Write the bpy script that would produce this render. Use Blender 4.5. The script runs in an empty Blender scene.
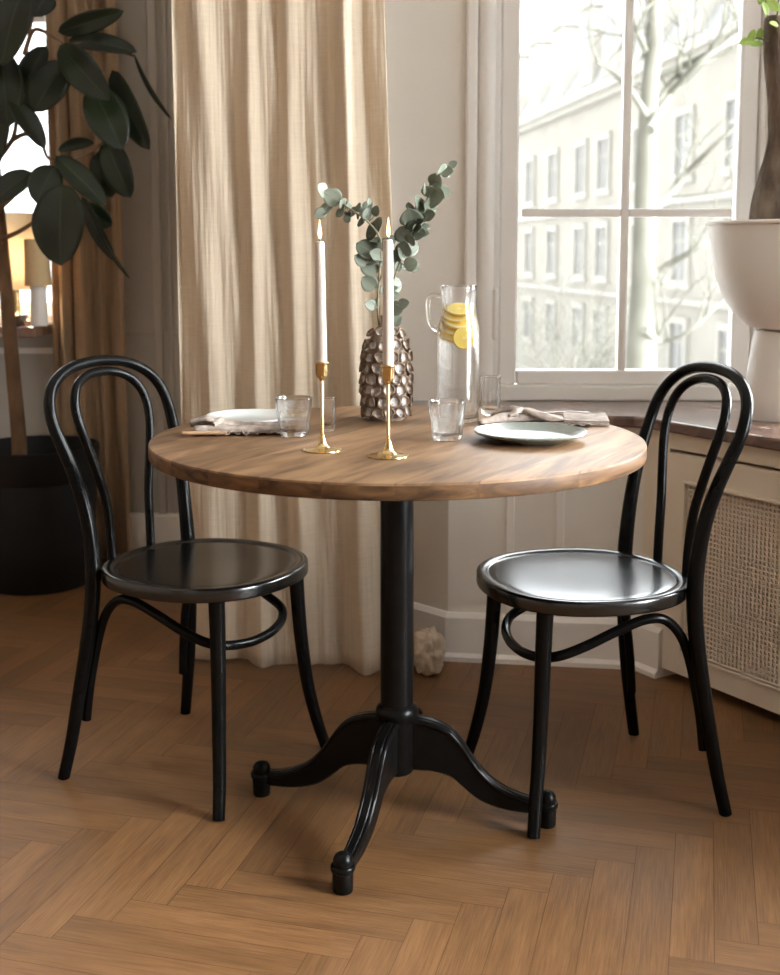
import bpy, bmesh, math, random
from mathutils import Vector, Matrix, Euler, noise
PI = math.pi
S = bpy.context.scene
COL = S.collection
rnd = random.Random(7)

# ------------------------------------------------------------------ camera
F_PX, PITCH, CY, CAM_Z = 1181.6, 0.1208, 398.1, 1.0888
cam_d = bpy.data.cameras.new('camera'); cam = bpy.data.objects.new('camera', cam_d); COL.objects.link(cam)
cam.location = (0, 0, CAM_Z); cam.rotation_euler = (PI/2 - PITCH, 0, 0)
cam_d.sensor_fit = 'VERTICAL'; cam_d.sensor_height = 24; cam_d.sensor_width = 24
cam_d.lens = F_PX*24/975
cam_d.shift_y = -(487.5 - CY)/975
cam_d.clip_start = .05; cam_d.clip_end = 400
cam_d.dof.use_dof = True; cam_d.dof.focus_distance = 2.15; cam_d.dof.aperture_fstop = 3.2
S.camera = cam

def at(u, w, y):
    """where the line of sight of a picture point meets the depth y (metres from the camera)"""
    c, s = math.cos(PITCH), math.sin(PITCH)
    a = (u - 390)/F_PX; b = (CY - w)/F_PX
    r = Vector((a, c + b*s, -s + b*c))
    return Vector((0, 0, CAM_Z)) + r*(y/r.y)

# ------------------------------------------------------------------ materials
MATS = {}
class NT:
    def __init__(self, m):
        self.t = m.node_tree; self.n = self.t.nodes; self.l = self.t.links
    def new(self, typ, **kw):
        nd = self.n.new(typ)
        for k, v in kw.items(): setattr(nd, k, v)
        return nd
    def link(self, a, b): self.l.new(a, b)

def lin(r, g=None, b=None):
    """sRGB 0-255 to linear"""
    def f(c):
        c /= 255.
        return c/12.92 if c <= .04045 else ((c+.055)/1.055)**2.4
    return (f(r), f(g), f(b), 1)

def base_mat(name):
    m = bpy.data.materials.new(name); m.use_nodes = True
    MATS[name] = m
    nt = NT(m)
    bs = nt.n['Principled BSDF']
    return m, nt, bs

def noisy(name, c1, c2, rough=.5, scale=8., metallic=0., bump=0., bscale=60., stretch=(1,1,1), detail=4, spec=None, coat=0, rough2=None, sss=0):
    m, nt, bs = base_mat(name)
    tc = nt.new('ShaderNodeTexCoord'); mp = nt.new('ShaderNodeMapping'); mp.inputs['Scale'].default_value = stretch
    nt.link(tc.outputs['Object'], mp.inputs[0])
    n = nt.new('ShaderNodeTexNoise'); n.inputs['Scale'].default_value = scale; n.inputs['Detail'].default_value = detail
    nt.link(mp.outputs[0], n.inputs[0])
    cr = nt.new('ShaderNodeValToRGB'); cr.color_ramp.elements[0].color = c1; cr.color_ramp.elements[1].color = c2
    cr.color_ramp.elements[0].position = .3; cr.color_ramp.elements[1].position = .7
    nt.link(n.outputs[0], cr.inputs[0]); nt.link(cr.outputs[0], bs.inputs['Base Color'])
    bs.inputs['Roughness'].default_value = rough; bs.inputs['Metallic'].default_value = metallic
    if spec is not None: bs.inputs['Specular IOR Level'].default_value = spec
    if coat: bs.inputs['Coat Weight'].default_value = coat
    if rough2 is not None:
        mr = nt.new('ShaderNodeMapRange'); mr.inputs['To Min'].default_value = rough; mr.inputs['To Max'].default_value = rough2
        nt.link(n.outputs[0], mr.inputs[0]); nt.link(mr.outputs[0], bs.inputs['Roughness'])
    if bump:
        n2 = nt.new('ShaderNodeTexNoise'); n2.inputs['Scale'].default_value = bscale; n2.inputs['Detail'].default_value = 5
        nt.link(mp.outputs[0], n2.inputs[0])
        b = nt.new('ShaderNodeBump'); b.inputs['Strength'].default_value = bump; b.inputs['Distance'].default_value = .01
        nt.link(n2.outputs[0], b.inputs['Height']); nt.link(b.outputs[0], bs.inputs['Normal'])
    return m

M_wall = noisy('wall_paint', lin(231,225,216), lin(235,230,221), .6, 3, bump=.03, bscale=120)
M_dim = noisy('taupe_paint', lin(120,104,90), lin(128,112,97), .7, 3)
M_trimpaint = noisy('trim_paint', lin(236,231,224), lin(240,235,228), .4, 3)
M_frame = noisy('window_paint', lin(242,239,234), lin(246,243,239), .35, 4)
M_cream = noisy('cream_paint', lin(228,214,194), lin(233,220,201), .5, 3)
M_ceil = noisy('ceiling_paint', lin(232,227,220), lin(236,231,225), .7, 3)
M_black = noisy('black_lacquer', (.0025,.0025,.0025,1), (.004,.0038,.0036,1), .22, 30, bump=.03, bscale=25, spec=.13)
M_seat = noisy('black_seat_lacquer', (.003,.0028,.0026,1), (.0045,.0042,.004,1), .18, 12, spec=.75, rough2=.24)
M_iron = noisy('black_cast_iron', (.003,.0028,.0026,1), (.005,.0047,.0044,1), .28, 40, bump=.12, bscale=35, spec=.15)
M_pot = noisy('black_pot', (.007,.007,.007,1), (.010,.0095,.009,1), .65, 12, spec=.25)
M_soil = noisy('soil', (.010,.008,.006,1), (.03,.022,.016,1), .95, 60, bump=.8, bscale=90)
M_white = noisy('white_ceramic', lin(230,224,217), lin(234,229,222), .5, 5)
M_plate = noisy('plate_glaze', lin(184,187,184), lin(194,197,193), .2, 9, coat=.3)
M_brass = noisy('brass', lin(208,180,128), lin(222,195,146), .2, 20, metallic=1)
M_wax = noisy('wax', lin(182,168,157), lin(190,177,166), .45, 10)
M_bark = noisy('bark', lin(66,52,42), lin(120,104,88), .9, 30, bump=1., bscale=60, stretch=(1,1,.35))
M_figbark = noisy('fig_bark', lin(92,68,48), lin(132,102,74), .8, 18, bump=.3, bscale=40, stretch=(1,1,.5))
M_steel = noisy('steel', (.5,.48,.46,1), (.6,.58,.56,1), .22, 20, metallic=1)
M_horn = noisy('cutlery_handle', lin(150,118,88), lin(176,142,108), .45, 30)
M_napkin = noisy('linen_napkin', lin(126,112,102), lin(168,155,145), .9, 60, bump=.25, bscale=300)
M_vase = noisy('vase_clay', lin(112,95,80), lin(150,130,112), .75, 30, bump=.3, bscale=50)
M_wick = noisy('wick', (.01,.01,.01,1), (.02,.02,.02,1), .9)
M_rind = noisy('lemon_rind', lin(236,186,30), lin(244,202,52), .4, 80)
M_fab2 = noisy('lamp_fabric', lin(206,176,132), lin(214,186,142), .8, 200)
M_facade = noisy('stone_facade', (.29,.27,.232,1), (.34,.318,.278,1), .9, .8)
M_facade_win = noisy('facade_window', (.17,.17,.167,1), (.21,.21,.205,1), .3, 2)
M_facade_frame = noisy('facade_frame', (.32,.30,.265,1), (.37,.35,.31,1), .7, 2)
M_slate = noisy('roof_slate', (.23,.227,.22,1), (.27,.266,.26,1), .8, 1.2)
M_pave = noisy('street_paving', (.28,.275,.26,1), (.33,.32,.31,1), .9, .5)
M_treebark = noisy('pale_bark', (.060,.056,.042,1), (.10,.095,.075,1), .9, 3)

# --- plate with speckles
def speckled(name, c, cs):
    m, nt, bs = base_mat(name)
    tc = nt.new('ShaderNodeTexCoord')
    n = nt.new('ShaderNodeTexNoise'); n.inputs['Scale'].default_value = 420; n.inputs['Detail'].default_value = 2
    nt.link(tc.outputs['Object'], n.inputs[0])
    cr = nt.new('ShaderNodeValToRGB'); cr.color_ramp.elements[0].position = .60; cr.color_ramp.elements[1].position = .68
    cr.color_ramp.elements[0].color = c; cr.color_ramp.elements[1].color = cs
    nt.link(n.outputs[0], cr.inputs[0]); nt.link(cr.outputs[0], bs.inputs['Base Color'])
    bs.inputs['Roughness'].default_value = .22
    return m
M_grayplate = speckled('grey_speckled_glaze', lin(114,117,108), lin(80,78,69))

# --- shells : pearly inside, brown outside
def shell_mat():
    m, nt, bs = base_mat('shell_pearl')
    tc = nt.new('ShaderNodeTexCoord')
    sp = nt.new('ShaderNodeSeparateXYZ'); nt.link(tc.outputs['Object'], sp.inputs[0])
    # shell's own axis: x = out of the vase, cup in the local yz plane; radius -> colour ring
    v = nt.new('ShaderNodeVectorMath', operation='MULTIPLY'); v.inputs[1].default_value = (0,1,1)
    nt.link(tc.outputs['Object'], v.inputs[0])
    ln = nt.new('ShaderNodeVectorMath', operation='LENGTH'); nt.link(v.outputs[0], ln.inputs[0])
    n = nt.new('ShaderNodeTexNoise'); n.inputs['Scale'].default_value = 160
    nt.link(tc.outputs['Object'], n.inputs[0])
    ad = nt.new('ShaderNodeMath', operation='MULTIPLY_ADD'); ad.inputs[1].default_value = .003
    nt.link(n.outputs[0], ad.inputs[0]); nt.link(ln.outputs['Value'], ad.inputs[2])
    mr = nt.new('ShaderNodeMapRange'); mr.inputs['From Max'].default_value = .020
    nt.link(ad.outputs[0], mr.inputs[0])
    cr = nt.new('ShaderNodeValToRGB'); e = cr.color_ramp.elements
    e[0].position = 0; e[0].color = lin(158,154,152); e[1].position = .46; e[1].color = lin(182,178,176)
    a = e.new(.54); a.color = lin(140,118,98); b = e.new(.62); b.color = lin(104,84,68)
    nt.link(mr.outputs[0], cr.inputs[0])
    geo = nt.new('ShaderNodeNewGeometry')
    att = nt.new('ShaderNodeAttribute'); att.attribute_name = 'inside'
    mx = nt.new('ShaderNodeMix', data_type='RGBA'); mx.inputs[6].default_value = lin(118,98,82)
    nt.link(att.outputs['Fac'], mx.inputs[0]); nt.link(cr.outputs[0], mx.inputs[7])
    nt.link(mx.outputs[2], bs.inputs['Base Color'])
    bs.inputs['Roughness'].default_value = .5; bs.inputs['Specular IOR Level'].default_value = .3
    return m
M_shell = shell_mat()

# --- oak herringbone: uv.x along the block (m), uv.y across (m), per-block colour attribute
def floor_mat():
    m, nt, bs = base_mat('oak_parquet')
    uv = nt.new('ShaderNodeUVMap'); uv.uv_map = 'block'
    at_ = nt.new('ShaderNodeAttribute'); at_.attribute_name = 'tone'
    comb = nt.new('ShaderNodeVectorMath', operation='ADD')
    sc = nt.new('ShaderNodeVectorMath', operation='SCALE'); sc.inputs['Scale'].default_value = 37.
    nt.link(at_.outputs['Vector'], sc.inputs[0])
    mp = nt.new('ShaderNodeMapping'); mp.inputs['Scale'].default_value = (4, 34, 1)
    nt.link(uv.outputs[0], comb.inputs[0]); nt.link(sc.outputs[0], comb.inputs[1]); nt.link(comb.outputs[0], mp.inputs[0])
    n1 = nt.new('ShaderNodeTexNoise'); n1.inputs['Scale'].default_value = 1.; n1.inputs['Detail'].default_value = 6; n1.inputs['Distortion'].default_value = .6
    nt.link(mp.outputs[0], n1.inputs[0])
    mp2 = nt.new('ShaderNodeMapping'); mp2.inputs['Scale'].default_value = (14, 380, 1); nt.link(comb.outputs[0], mp2.inputs[0])
    n2 = nt.new('ShaderNodeTexNoise'); n2.inputs['Scale'].default_value = 1.; n2.inputs['Detail'].default_value = 3; nt.link(mp2.outputs[0], n2.inputs[0])
    mixn = nt.new('ShaderNodeMath', operation='MULTIPLY_ADD'); mixn.inputs[1].default_value = .55; nt.link(n2.outputs[0], mixn.inputs[0])
    m1 = nt.new('ShaderNodeMath', operation='MULTIPLY'); m1.inputs[1].default_value = .45; nt.link(n1.outputs[0], m1.inputs[0]); nt.link(m1.outputs[0], mixn.inputs[2])
    cr = nt.new('ShaderNodeValToRGB'); e = cr.color_ramp.elements
    e[0].position = .30; e[0].color = lin(92,63,39); e[1].position = .74; e[1].color = lin(136,99,63)
    k = e.new(.48); k.color = lin(114,80,49)
    nt.link(mixn.outputs[0], cr.inputs[0])
    tone = nt.new('ShaderNodeSeparateXYZ'); nt.link(at_.outputs['Vector'], tone.inputs[0])
    tr = nt.new('ShaderNodeMapRange'); tr.inputs['To Min'].default_value = .80; tr.inputs['To Max'].default_value = 1.14
    nt.link(tone.outputs[0], tr.inputs[0])
    mul = nt.new('ShaderNodeMix', data_type='RGBA', blend_type='MULTIPLY'); mul.inputs[0].default_value = 1
    nt.link(cr.outputs[0], mul.inputs[6]); nt.link(tr.outputs[0], mul.inputs[7])
    nt.link(mul.outputs[2], bs.inputs['Base Color'])
    rr = nt.new('ShaderNodeMapRange'); rr.inputs['To Min'].default_value = .36; rr.inputs['To Max'].default_value = .52
    nt.link(n1.outputs[0], rr.inputs[0]); nt.link(rr.outputs[0], bs.inputs['Roughness'])
    bs.inputs['Specular IOR Level'].default_value = .42
    b = nt.new('ShaderNodeBump'); b.inputs['Strength'].default_value = .12; b.inputs['Distance'].default_value = .004
    nt.link(n2.outputs[0], b.inputs['Height']); nt.link(b.outputs[0], bs.inputs['Normal'])
    return m
M_floor = floor_mat()
M_gap = noisy('parquet_seam', lin(76,52,34), lin(90,62,42), .8, 10)

# --- table wood
def table_wood(name, edge=False):
    m, nt, bs = base_mat(name)
    tc = nt.new('ShaderNodeTexCoord'); mp = nt.new('ShaderNodeMapping'); mp.inputs['Rotation'].default_value = (0,0,math.radians(-62))
    nt.link(tc.outputs['Object'], mp.inputs[0])
    sx = nt.new('ShaderNodeSeparateXYZ'); nt.link(mp.outputs[0], sx.inputs[0])
    # planks .105 wide, index from y
    dv = nt.new('ShaderNodeMath', operation='MULTIPLY'); dv.inputs[1].default_value = 1/.105; nt.link(sx.outputs[1], dv.inputs[0])
    fl = nt.new('ShaderNodeMath', operation='FLOOR'); nt.link(dv.outputs[0], fl.inputs[0])
    fr = nt.new('ShaderNodeMath', operation='FRACT'); nt.link(dv.outputs[0], fr.inputs[0])
    wn = nt.new('ShaderNodeTexWhiteNoise', noise_dimensions='1D'); nt.link(fl.outputs[0], wn.inputs['W'])
    off = nt.new('ShaderNodeVectorMath', operation='SCALE'); off.inputs['Scale'].default_value = 9; nt.link(wn.outputs['Color'], off.inputs[0])
    ad = nt.new('ShaderNodeVectorMath', operation='ADD'); nt.link(mp.outputs[0], ad.inputs[0]); nt.link(off.outputs[0], ad.inputs[1])
    ms = nt.new('ShaderNodeMapping'); ms.inputs['Scale'].default_value = (3, 12, 34) if edge else (3.5, 20, 10); nt.link(ad.outputs[0], ms.inputs[0])
    n1 = nt.new('ShaderNodeTexNoise'); n1.inputs['Scale'].default_value = 1; n1.inputs['Detail'].default_value = 7; n1.inputs['Distortion'].default_value = 1.4
    nt.link(ms.outputs[0], n1.inputs[0])
    cr = nt.new('ShaderNodeValToRGB'); e = cr.color_ramp.elements
    if edge:
        e[0].position = .34; e[0].color = lin(58,39,24); e[1].position = .72; e[1].color = lin(124,92,60); k = e.new(.5); k.color = lin(92,65,41)
    else:
        e[0].position = .30; e[0].color = lin(84,63,46); e[1].position = .72; e[1].color = lin(146,114,84); k = e.new(.5); k.color = lin(120,91,64)
    nt.link(n1.outputs[0], cr.inputs[0])
    tr = nt.new('ShaderNodeMapRange'); tr.inputs['To Min'].default_value = .74; tr.inputs['To Max'].default_value = 1.22; nt.link(wn.outputs['Value'], tr.inputs[0])
    mul = nt.new('ShaderNodeMix', data_type='RGBA', blend_type='MULTIPLY'); mul.inputs[0].default_value = 1
    nt.link(cr.outputs[0], mul.inputs[6]); nt.link(tr.outputs[0], mul.inputs[7])
    # seam between the planks
    a1 = nt.new('ShaderNodeMath', operation='SUBTRACT'); a1.inputs[1].default_value = .5; nt.link(fr.outputs[0], a1.inputs[0])
    a2 = nt.new('ShaderNodeMath', operation='ABSOLUTE'); nt.link(a1.outputs[0], a2.inputs[0])
    a3 = nt.new('ShaderNodeMath', operation='GREATER_THAN'); a3.inputs[1].default_value = .491; nt.link(a2.outputs[0], a3.inputs[0])
    a4 = nt.new('ShaderNodeMath', operation='MULTIPLY'); a4.inputs[1].default_value = .55; nt.link(a3.outputs[0], a4.inputs[0])
    mx = nt.new('ShaderNodeMix', data_type='RGBA'); mx.inputs[7].default_value = lin(84,56,34)
    nt.link(a4.outputs[0], mx.inputs[0]); nt.link(mul.outputs[2], mx.inputs[6])
    nt.link(mx.outputs[2], bs.inputs['Base Color'])
    bs.inputs['Roughness'].default_value = .5 if edge else .46
    bs.inputs['Specular IOR Level'].default_value = .2
    b = nt.new('ShaderNodeBump'); b.inputs['Strength'].default_value = .10; b.inputs['Distance'].default_value = .004
    nt.link(n1.outputs[0], b.inputs['Height']); nt.link(b.outputs[0], bs.inputs['Normal'])
    return m
M_top = table_wood('mango_wood'); M_edge = table_wood('mango_wood_edge', True)

# --- linen curtain: diffuse + translucent, woven
def curtain_mat(name, c1, c2, trans=.35):
    m, nt, bs = base_mat(name)
    tc = nt.new('ShaderNodeTexCoord')
    uv = nt.new('ShaderNodeUVMap'); uv.uv_map = 'cloth'
    def ns(sc, s, d=3):
        mp = nt.new('ShaderNodeMapping'); mp.inputs['Scale'].default_value = sc; nt.link(uv.outputs[0], mp.inputs[0])
        n = nt.new('ShaderNodeTexNoise'); n.inputs['Scale'].default_value = s; n.inputs['Detail'].default_value = d; nt.link(mp.outputs[0], n.inputs[0]); return n
    nv = ns((60, 1.5, 1), 4); nh = ns((2, 90, 1), 4); nc = ns((4, 4, 1), 3)
    ad = nt.new('ShaderNodeMath', operation='ADD'); nt.link(nv.outputs[0], ad.inputs[0]); nt.link(nh.outputs[0], ad.inputs[1])
    hf = nt.new('ShaderNodeMath', operation='MULTIPLY'); hf.inputs[1].default_value = .5; nt.link(ad.outputs[0], hf.inputs[0])
    cr = nt.new('ShaderNodeValToRGB'); cr.color_ramp.elements[0].position = .35; cr.color_ramp.elements[1].position = .65
    cr.color_ramp.elements[0].color = c1; cr.color_ramp.elements[1].color = c2
    nt.link(hf.outputs[0], cr.inputs[0]); nt.link(cr.outputs[0], bs.inputs['Base Color'])
    bs.inputs['Roughness'].default_value = .9; bs.inputs['Specular IOR Level'].default_value = .1
    bp = nt.new('ShaderNodeBump'); bp.inputs['Strength'].default_value = .12; bp.inputs['Distance'].default_value = .004; nt.link(hf.outputs[0], bp.inputs['Height'])
    bp2 = nt.new('ShaderNodeBump'); bp2.inputs['Strength'].default_value = .35; bp2.inputs['Distance'].default_value = .03
    nw = ns((30, 3.5, 1), 1.2, 5); nt.link(nw.outputs[0], bp2.inputs['Height']); nt.link(bp.outputs[0], bp2.inputs['Normal'])
    nt.link(bp2.outputs[0], bs.inputs['Normal'])
    tr = nt.new('ShaderNodeBsdfTranslucent'); nt.link(cr.outputs[0], tr.inputs[0])
    mx = nt.new('ShaderNodeMixShader'); mx.inputs[0].default_value = trans
    nt.link(bs.outputs[0], mx.inputs[1]); nt.link(tr.outputs[0], mx.inputs[2])
    nt.link(mx.outputs[0], nt.n['Material Output'].inputs[0])
    return m
M_curtain_shaded = curtain_mat('shaded_curtain', lin(176,152,126), lin(194,170,142), .25)  # far curtain's linen, the dim left side's shade put into its colour
M_wall_shaded = noisy('shaded_wall_paint', lin(176,171,163), lin(182,177,169), .6, 3)  # wall paint darkened to carry the shade of the far left wall
M_curtain = curtain_mat('linen_curtain', lin(212,195,172), lin(226,211,190))

# --- leaves
def leaf_mat(name, c1, c2, rough, trans=.12, rib=.6):
    m, nt, bs = base_mat(name)
    uv = nt.new('ShaderNodeUVMap'); uv.uv_map = 'leaf'
    sp = nt.new('ShaderNodeSeparateXYZ'); nt.link(uv.outputs[0], sp.inputs[0])
    a = nt.new('ShaderNodeMath', operation='ABSOLUTE'); nt.link(sp.outputs[1], a.inputs[0])
    g = nt.new('ShaderNodeMath', operation='LESS_THAN'); g.inputs[1].default_value = .035; nt.link(a.outputs[0], g.inputs[0])
    n = nt.new('ShaderNodeTexNoise'); n.inputs['Scale'].default_value = 6
    tc = nt.new('ShaderNodeTexCoord'); nt.link(tc.outputs['Object'], n.inputs[0])
    cr = nt.new('ShaderNodeValToRGB'); cr.color_ramp.elements[0].color = c1; cr.color_ramp.elements[1].color = c2
    cr.color_ramp.elements[0].position = .35; cr.color_ramp.elements[1].position = .65
    nt.link(n.outputs[0], cr.inputs[0])
    mx = nt.new('ShaderNodeMix', data_type='RGBA'); mx.inputs[7].default_value = tuple(min(1, 1.9*v + .02) for v in c2[:3]) + (1,)
    gm = nt.new('ShaderNodeMath', operation='MULTIPLY'); gm.inputs[1].default_value = rib; nt.link(g.outputs[0], gm.inputs[0])
    nt.link(gm.outputs[0], mx.inputs[0]); nt.link(cr.outputs[0], mx.inputs[6]); nt.link(mx.outputs[2], bs.inputs['Base Color'])
    bs.inputs['Roughness'].default_value = rough
    tr = nt.new('ShaderNodeBsdfTranslucent'); nt.link(mx.outputs[2], tr.inputs[0])
    ms = nt.new('ShaderNodeMixShader'); ms.inputs[0].default_value = trans
    nt.link(bs.outputs[0], ms.inputs[1]); nt.link(tr.outputs[0], ms.inputs[2]); nt.link(ms.outputs[0], nt.n['Material Output'].inputs[0])
    return m
M_fig = leaf_mat('rubber_leaf', lin(17,27,12), lin(33,45,22), .36)
M_euc = leaf_mat('eucalyptus_leaf', lin(84,90,75), lin(132,138,122), .6, .15, .12)
M_young = leaf_mat('young_leaf', lin(150,176,84), lin(186,206,120), .5, .4)
M_eucstem = noisy('eucalyptus_stem', lin(92,86,66), lin(120,112,88), .7, 30)

# --- glass
def glass_mat(name, ior=1.45, rough=0., col=(1,1,1,1), clear=0.):
    m, nt, bs = base_mat(name)
    nt.n.remove(bs)
    g = nt.new('ShaderNodeBsdfGlass'); g.inputs['IOR'].default_value = ior; g.inputs['Roughness'].default_value = rough; g.inputs['Color'].default_value = col
    out = nt.n['Material Output']
    if clear:
        t = nt.new('ShaderNodeBsdfTransparent'); mx = nt.new('ShaderNodeMixShader'); mx.inputs[0].default_value = clear
        nt.link(g.outputs[0], mx.inputs[1]); nt.link(t.outputs[0], mx.inputs[2]); nt.link(mx.outputs[0], out.inputs[0])
    else: nt.link(g.outputs[0], out.inputs[0])
    return m
M_glass = glass_mat('clear_glass', 1.46, clear=.2)
M_water = glass_mat('water', 1.33, clear=.35)
def pane_mat():
    m, nt, bs = base_mat('window_glass'); nt.n.remove(bs)
    t = nt.new('ShaderNodeBsdfTransparent'); t.inputs[0].default_value = (.97,.98,.975,1)
    g = nt.new('ShaderNodeBsdfGlossy'); g.inputs['Roughness'].default_value = .01
    fr = nt.new('ShaderNodeFresnel'); fr.inputs[0].default_value = 1.45
    mx = nt.new('ShaderNodeMixShader'); nt.link(fr.outputs[0], mx.inputs[0]); nt.link(t.outputs[0], mx.inputs[1]); nt.link(g.outputs[0], mx.inputs[2])
    nt.link(mx.outputs[0], nt.n['Material Output'].inputs[0])
    return m
M_pane = pane_mat()

def marble_mat():
    m, nt, bs = base_mat('brown_marble')
    tc = nt.new('ShaderNodeTexCoord')
    n = nt.new('ShaderNodeTexNoise'); n.inputs['Scale'].default_value = 7; n.inputs['Detail'].default_value = 8; n.inputs['Distortion'].default_value = 1.8
    nt.link(tc.outputs['Object'], n.inputs[0])
    cr = nt.new('ShaderNodeValToRGB'); e = cr.color_ramp.elements
    e[0].position = .35; e[0].color = lin(74,52,45); e[1].position = .62; e[1].color = lin(138,108,95)
    k = e.new(.655); k.color = lin(200,182,170); k2 = e.new(.68); k2.color = lin(124,95,83)
    nt.link(n.outputs[0], cr.inputs[0]); nt.link(cr.outputs[0], bs.inputs['Base Color'])
    bs.inputs['Roughness'].default_value = .15; bs.inputs['Specular IOR Level'].default_value = .9
    return m
M_marble = marble_mat()

def emit(name, col, st):
    m, nt, bs = base_mat(name); nt.n.remove(bs)
    e = nt.new('ShaderNodeEmission'); e.inputs[0].default_value = col; e.inputs[1].default_value = st
    nt.link(e.outputs[0], nt.n['Material Output'].inputs[0]); return m
M_flame = emit('candle_flame', (1,.64,.28,1), 4)
M_bulb = emit('lamp_bulb', (1,.84,.64,1), 70)
def shade_mat():
    m, nt, bs = base_mat('lamp_shade_paper')
    bs.inputs['Base Color'].default_value = lin(236,222,198); bs.inputs['Roughness'].default_value = .9
    tr = nt.new('ShaderNodeBsdfTranslucent'); tr.inputs[0].default_value = lin(250,236,212)
    n = nt.new('ShaderNodeTexNoise'); n.inputs['Scale'].default_value = 60
    mr = nt.new('ShaderNodeMapRange'); mr.inputs['To Min'].default_value = .5; mr.inputs['To Max'].default_value = .7
    nt.link(n.outputs[0], mr.inputs[0])
    mx = nt.new('ShaderNodeMixShader'); nt.link(mr.outputs[0], mx.inputs[0]); nt.link(bs.outputs[0], mx.inputs[1]); nt.link(tr.outputs[0], mx.inputs[2])
    nt.link(mx.outputs[0], nt.n['Material Output'].inputs[0]); return m
M_shade = shade_mat()
def lemon_mat():
    m, nt, bs = base_mat('lemon_flesh')
    tc = nt.new('ShaderNodeTexCoord')
    v = nt.new('ShaderNodeVectorMath', operation='MULTIPLY'); v.inputs[1].default_value = (1,1,0); nt.link(tc.outputs['Object'], v.inputs[0])
    ln = nt.new('ShaderNodeVectorMath', operation='LENGTH'); nt.link(v.outputs[0], ln.inputs[0])
    mr = nt.new('ShaderNodeMapRange'); mr.inputs['From Max'].default_value = .026; nt.link(ln.outputs['Value'], mr.inputs[0])
    cr = nt.new('ShaderNodeValToRGB'); e = cr.color_ramp.elements
    e[0].position = .08; e[0].color = lin(244,232,180); e[1].position = .86; e[1].color = lin(246,238,196)
    k = e.new(.14); k.color = lin(240,208,92); k2 = e.new(.78); k2.color = lin(242,214,104)
    nt.link(mr.outputs[0], cr.inputs[0]); nt.link(cr.outputs[0], bs.inputs['Base Color'])
    bs.inputs['Roughness'].default_value = .4
    return m
M_lemon = lemon_mat()

# ------------------------------------------------------------------ mesh helpers
def smooth_path(pts, n=8):
    """Catmull-Rom through pts (tuples of any length)"""
    P = [tuple(2*a - b for a, b in zip(pts[0], pts[1]))] + list(pts) + [tuple(2*a - b for a, b in zip(pts[-1], pts[-2]))]
    out = []
    for i in range(1, len(P)-2):
        for k in range(n):
            t = k/n
            out.append(tuple(.5*(2*b + (c-a)*t + (2*a-5*b+4*c-d)*t*t + (-a+3*b-3*c+d)*t**3) for a, b, c, d in zip(P[i-1], P[i], P[i+1], P[i+2])))
    out.append(tuple(pts[-1]))
    return out

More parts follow.
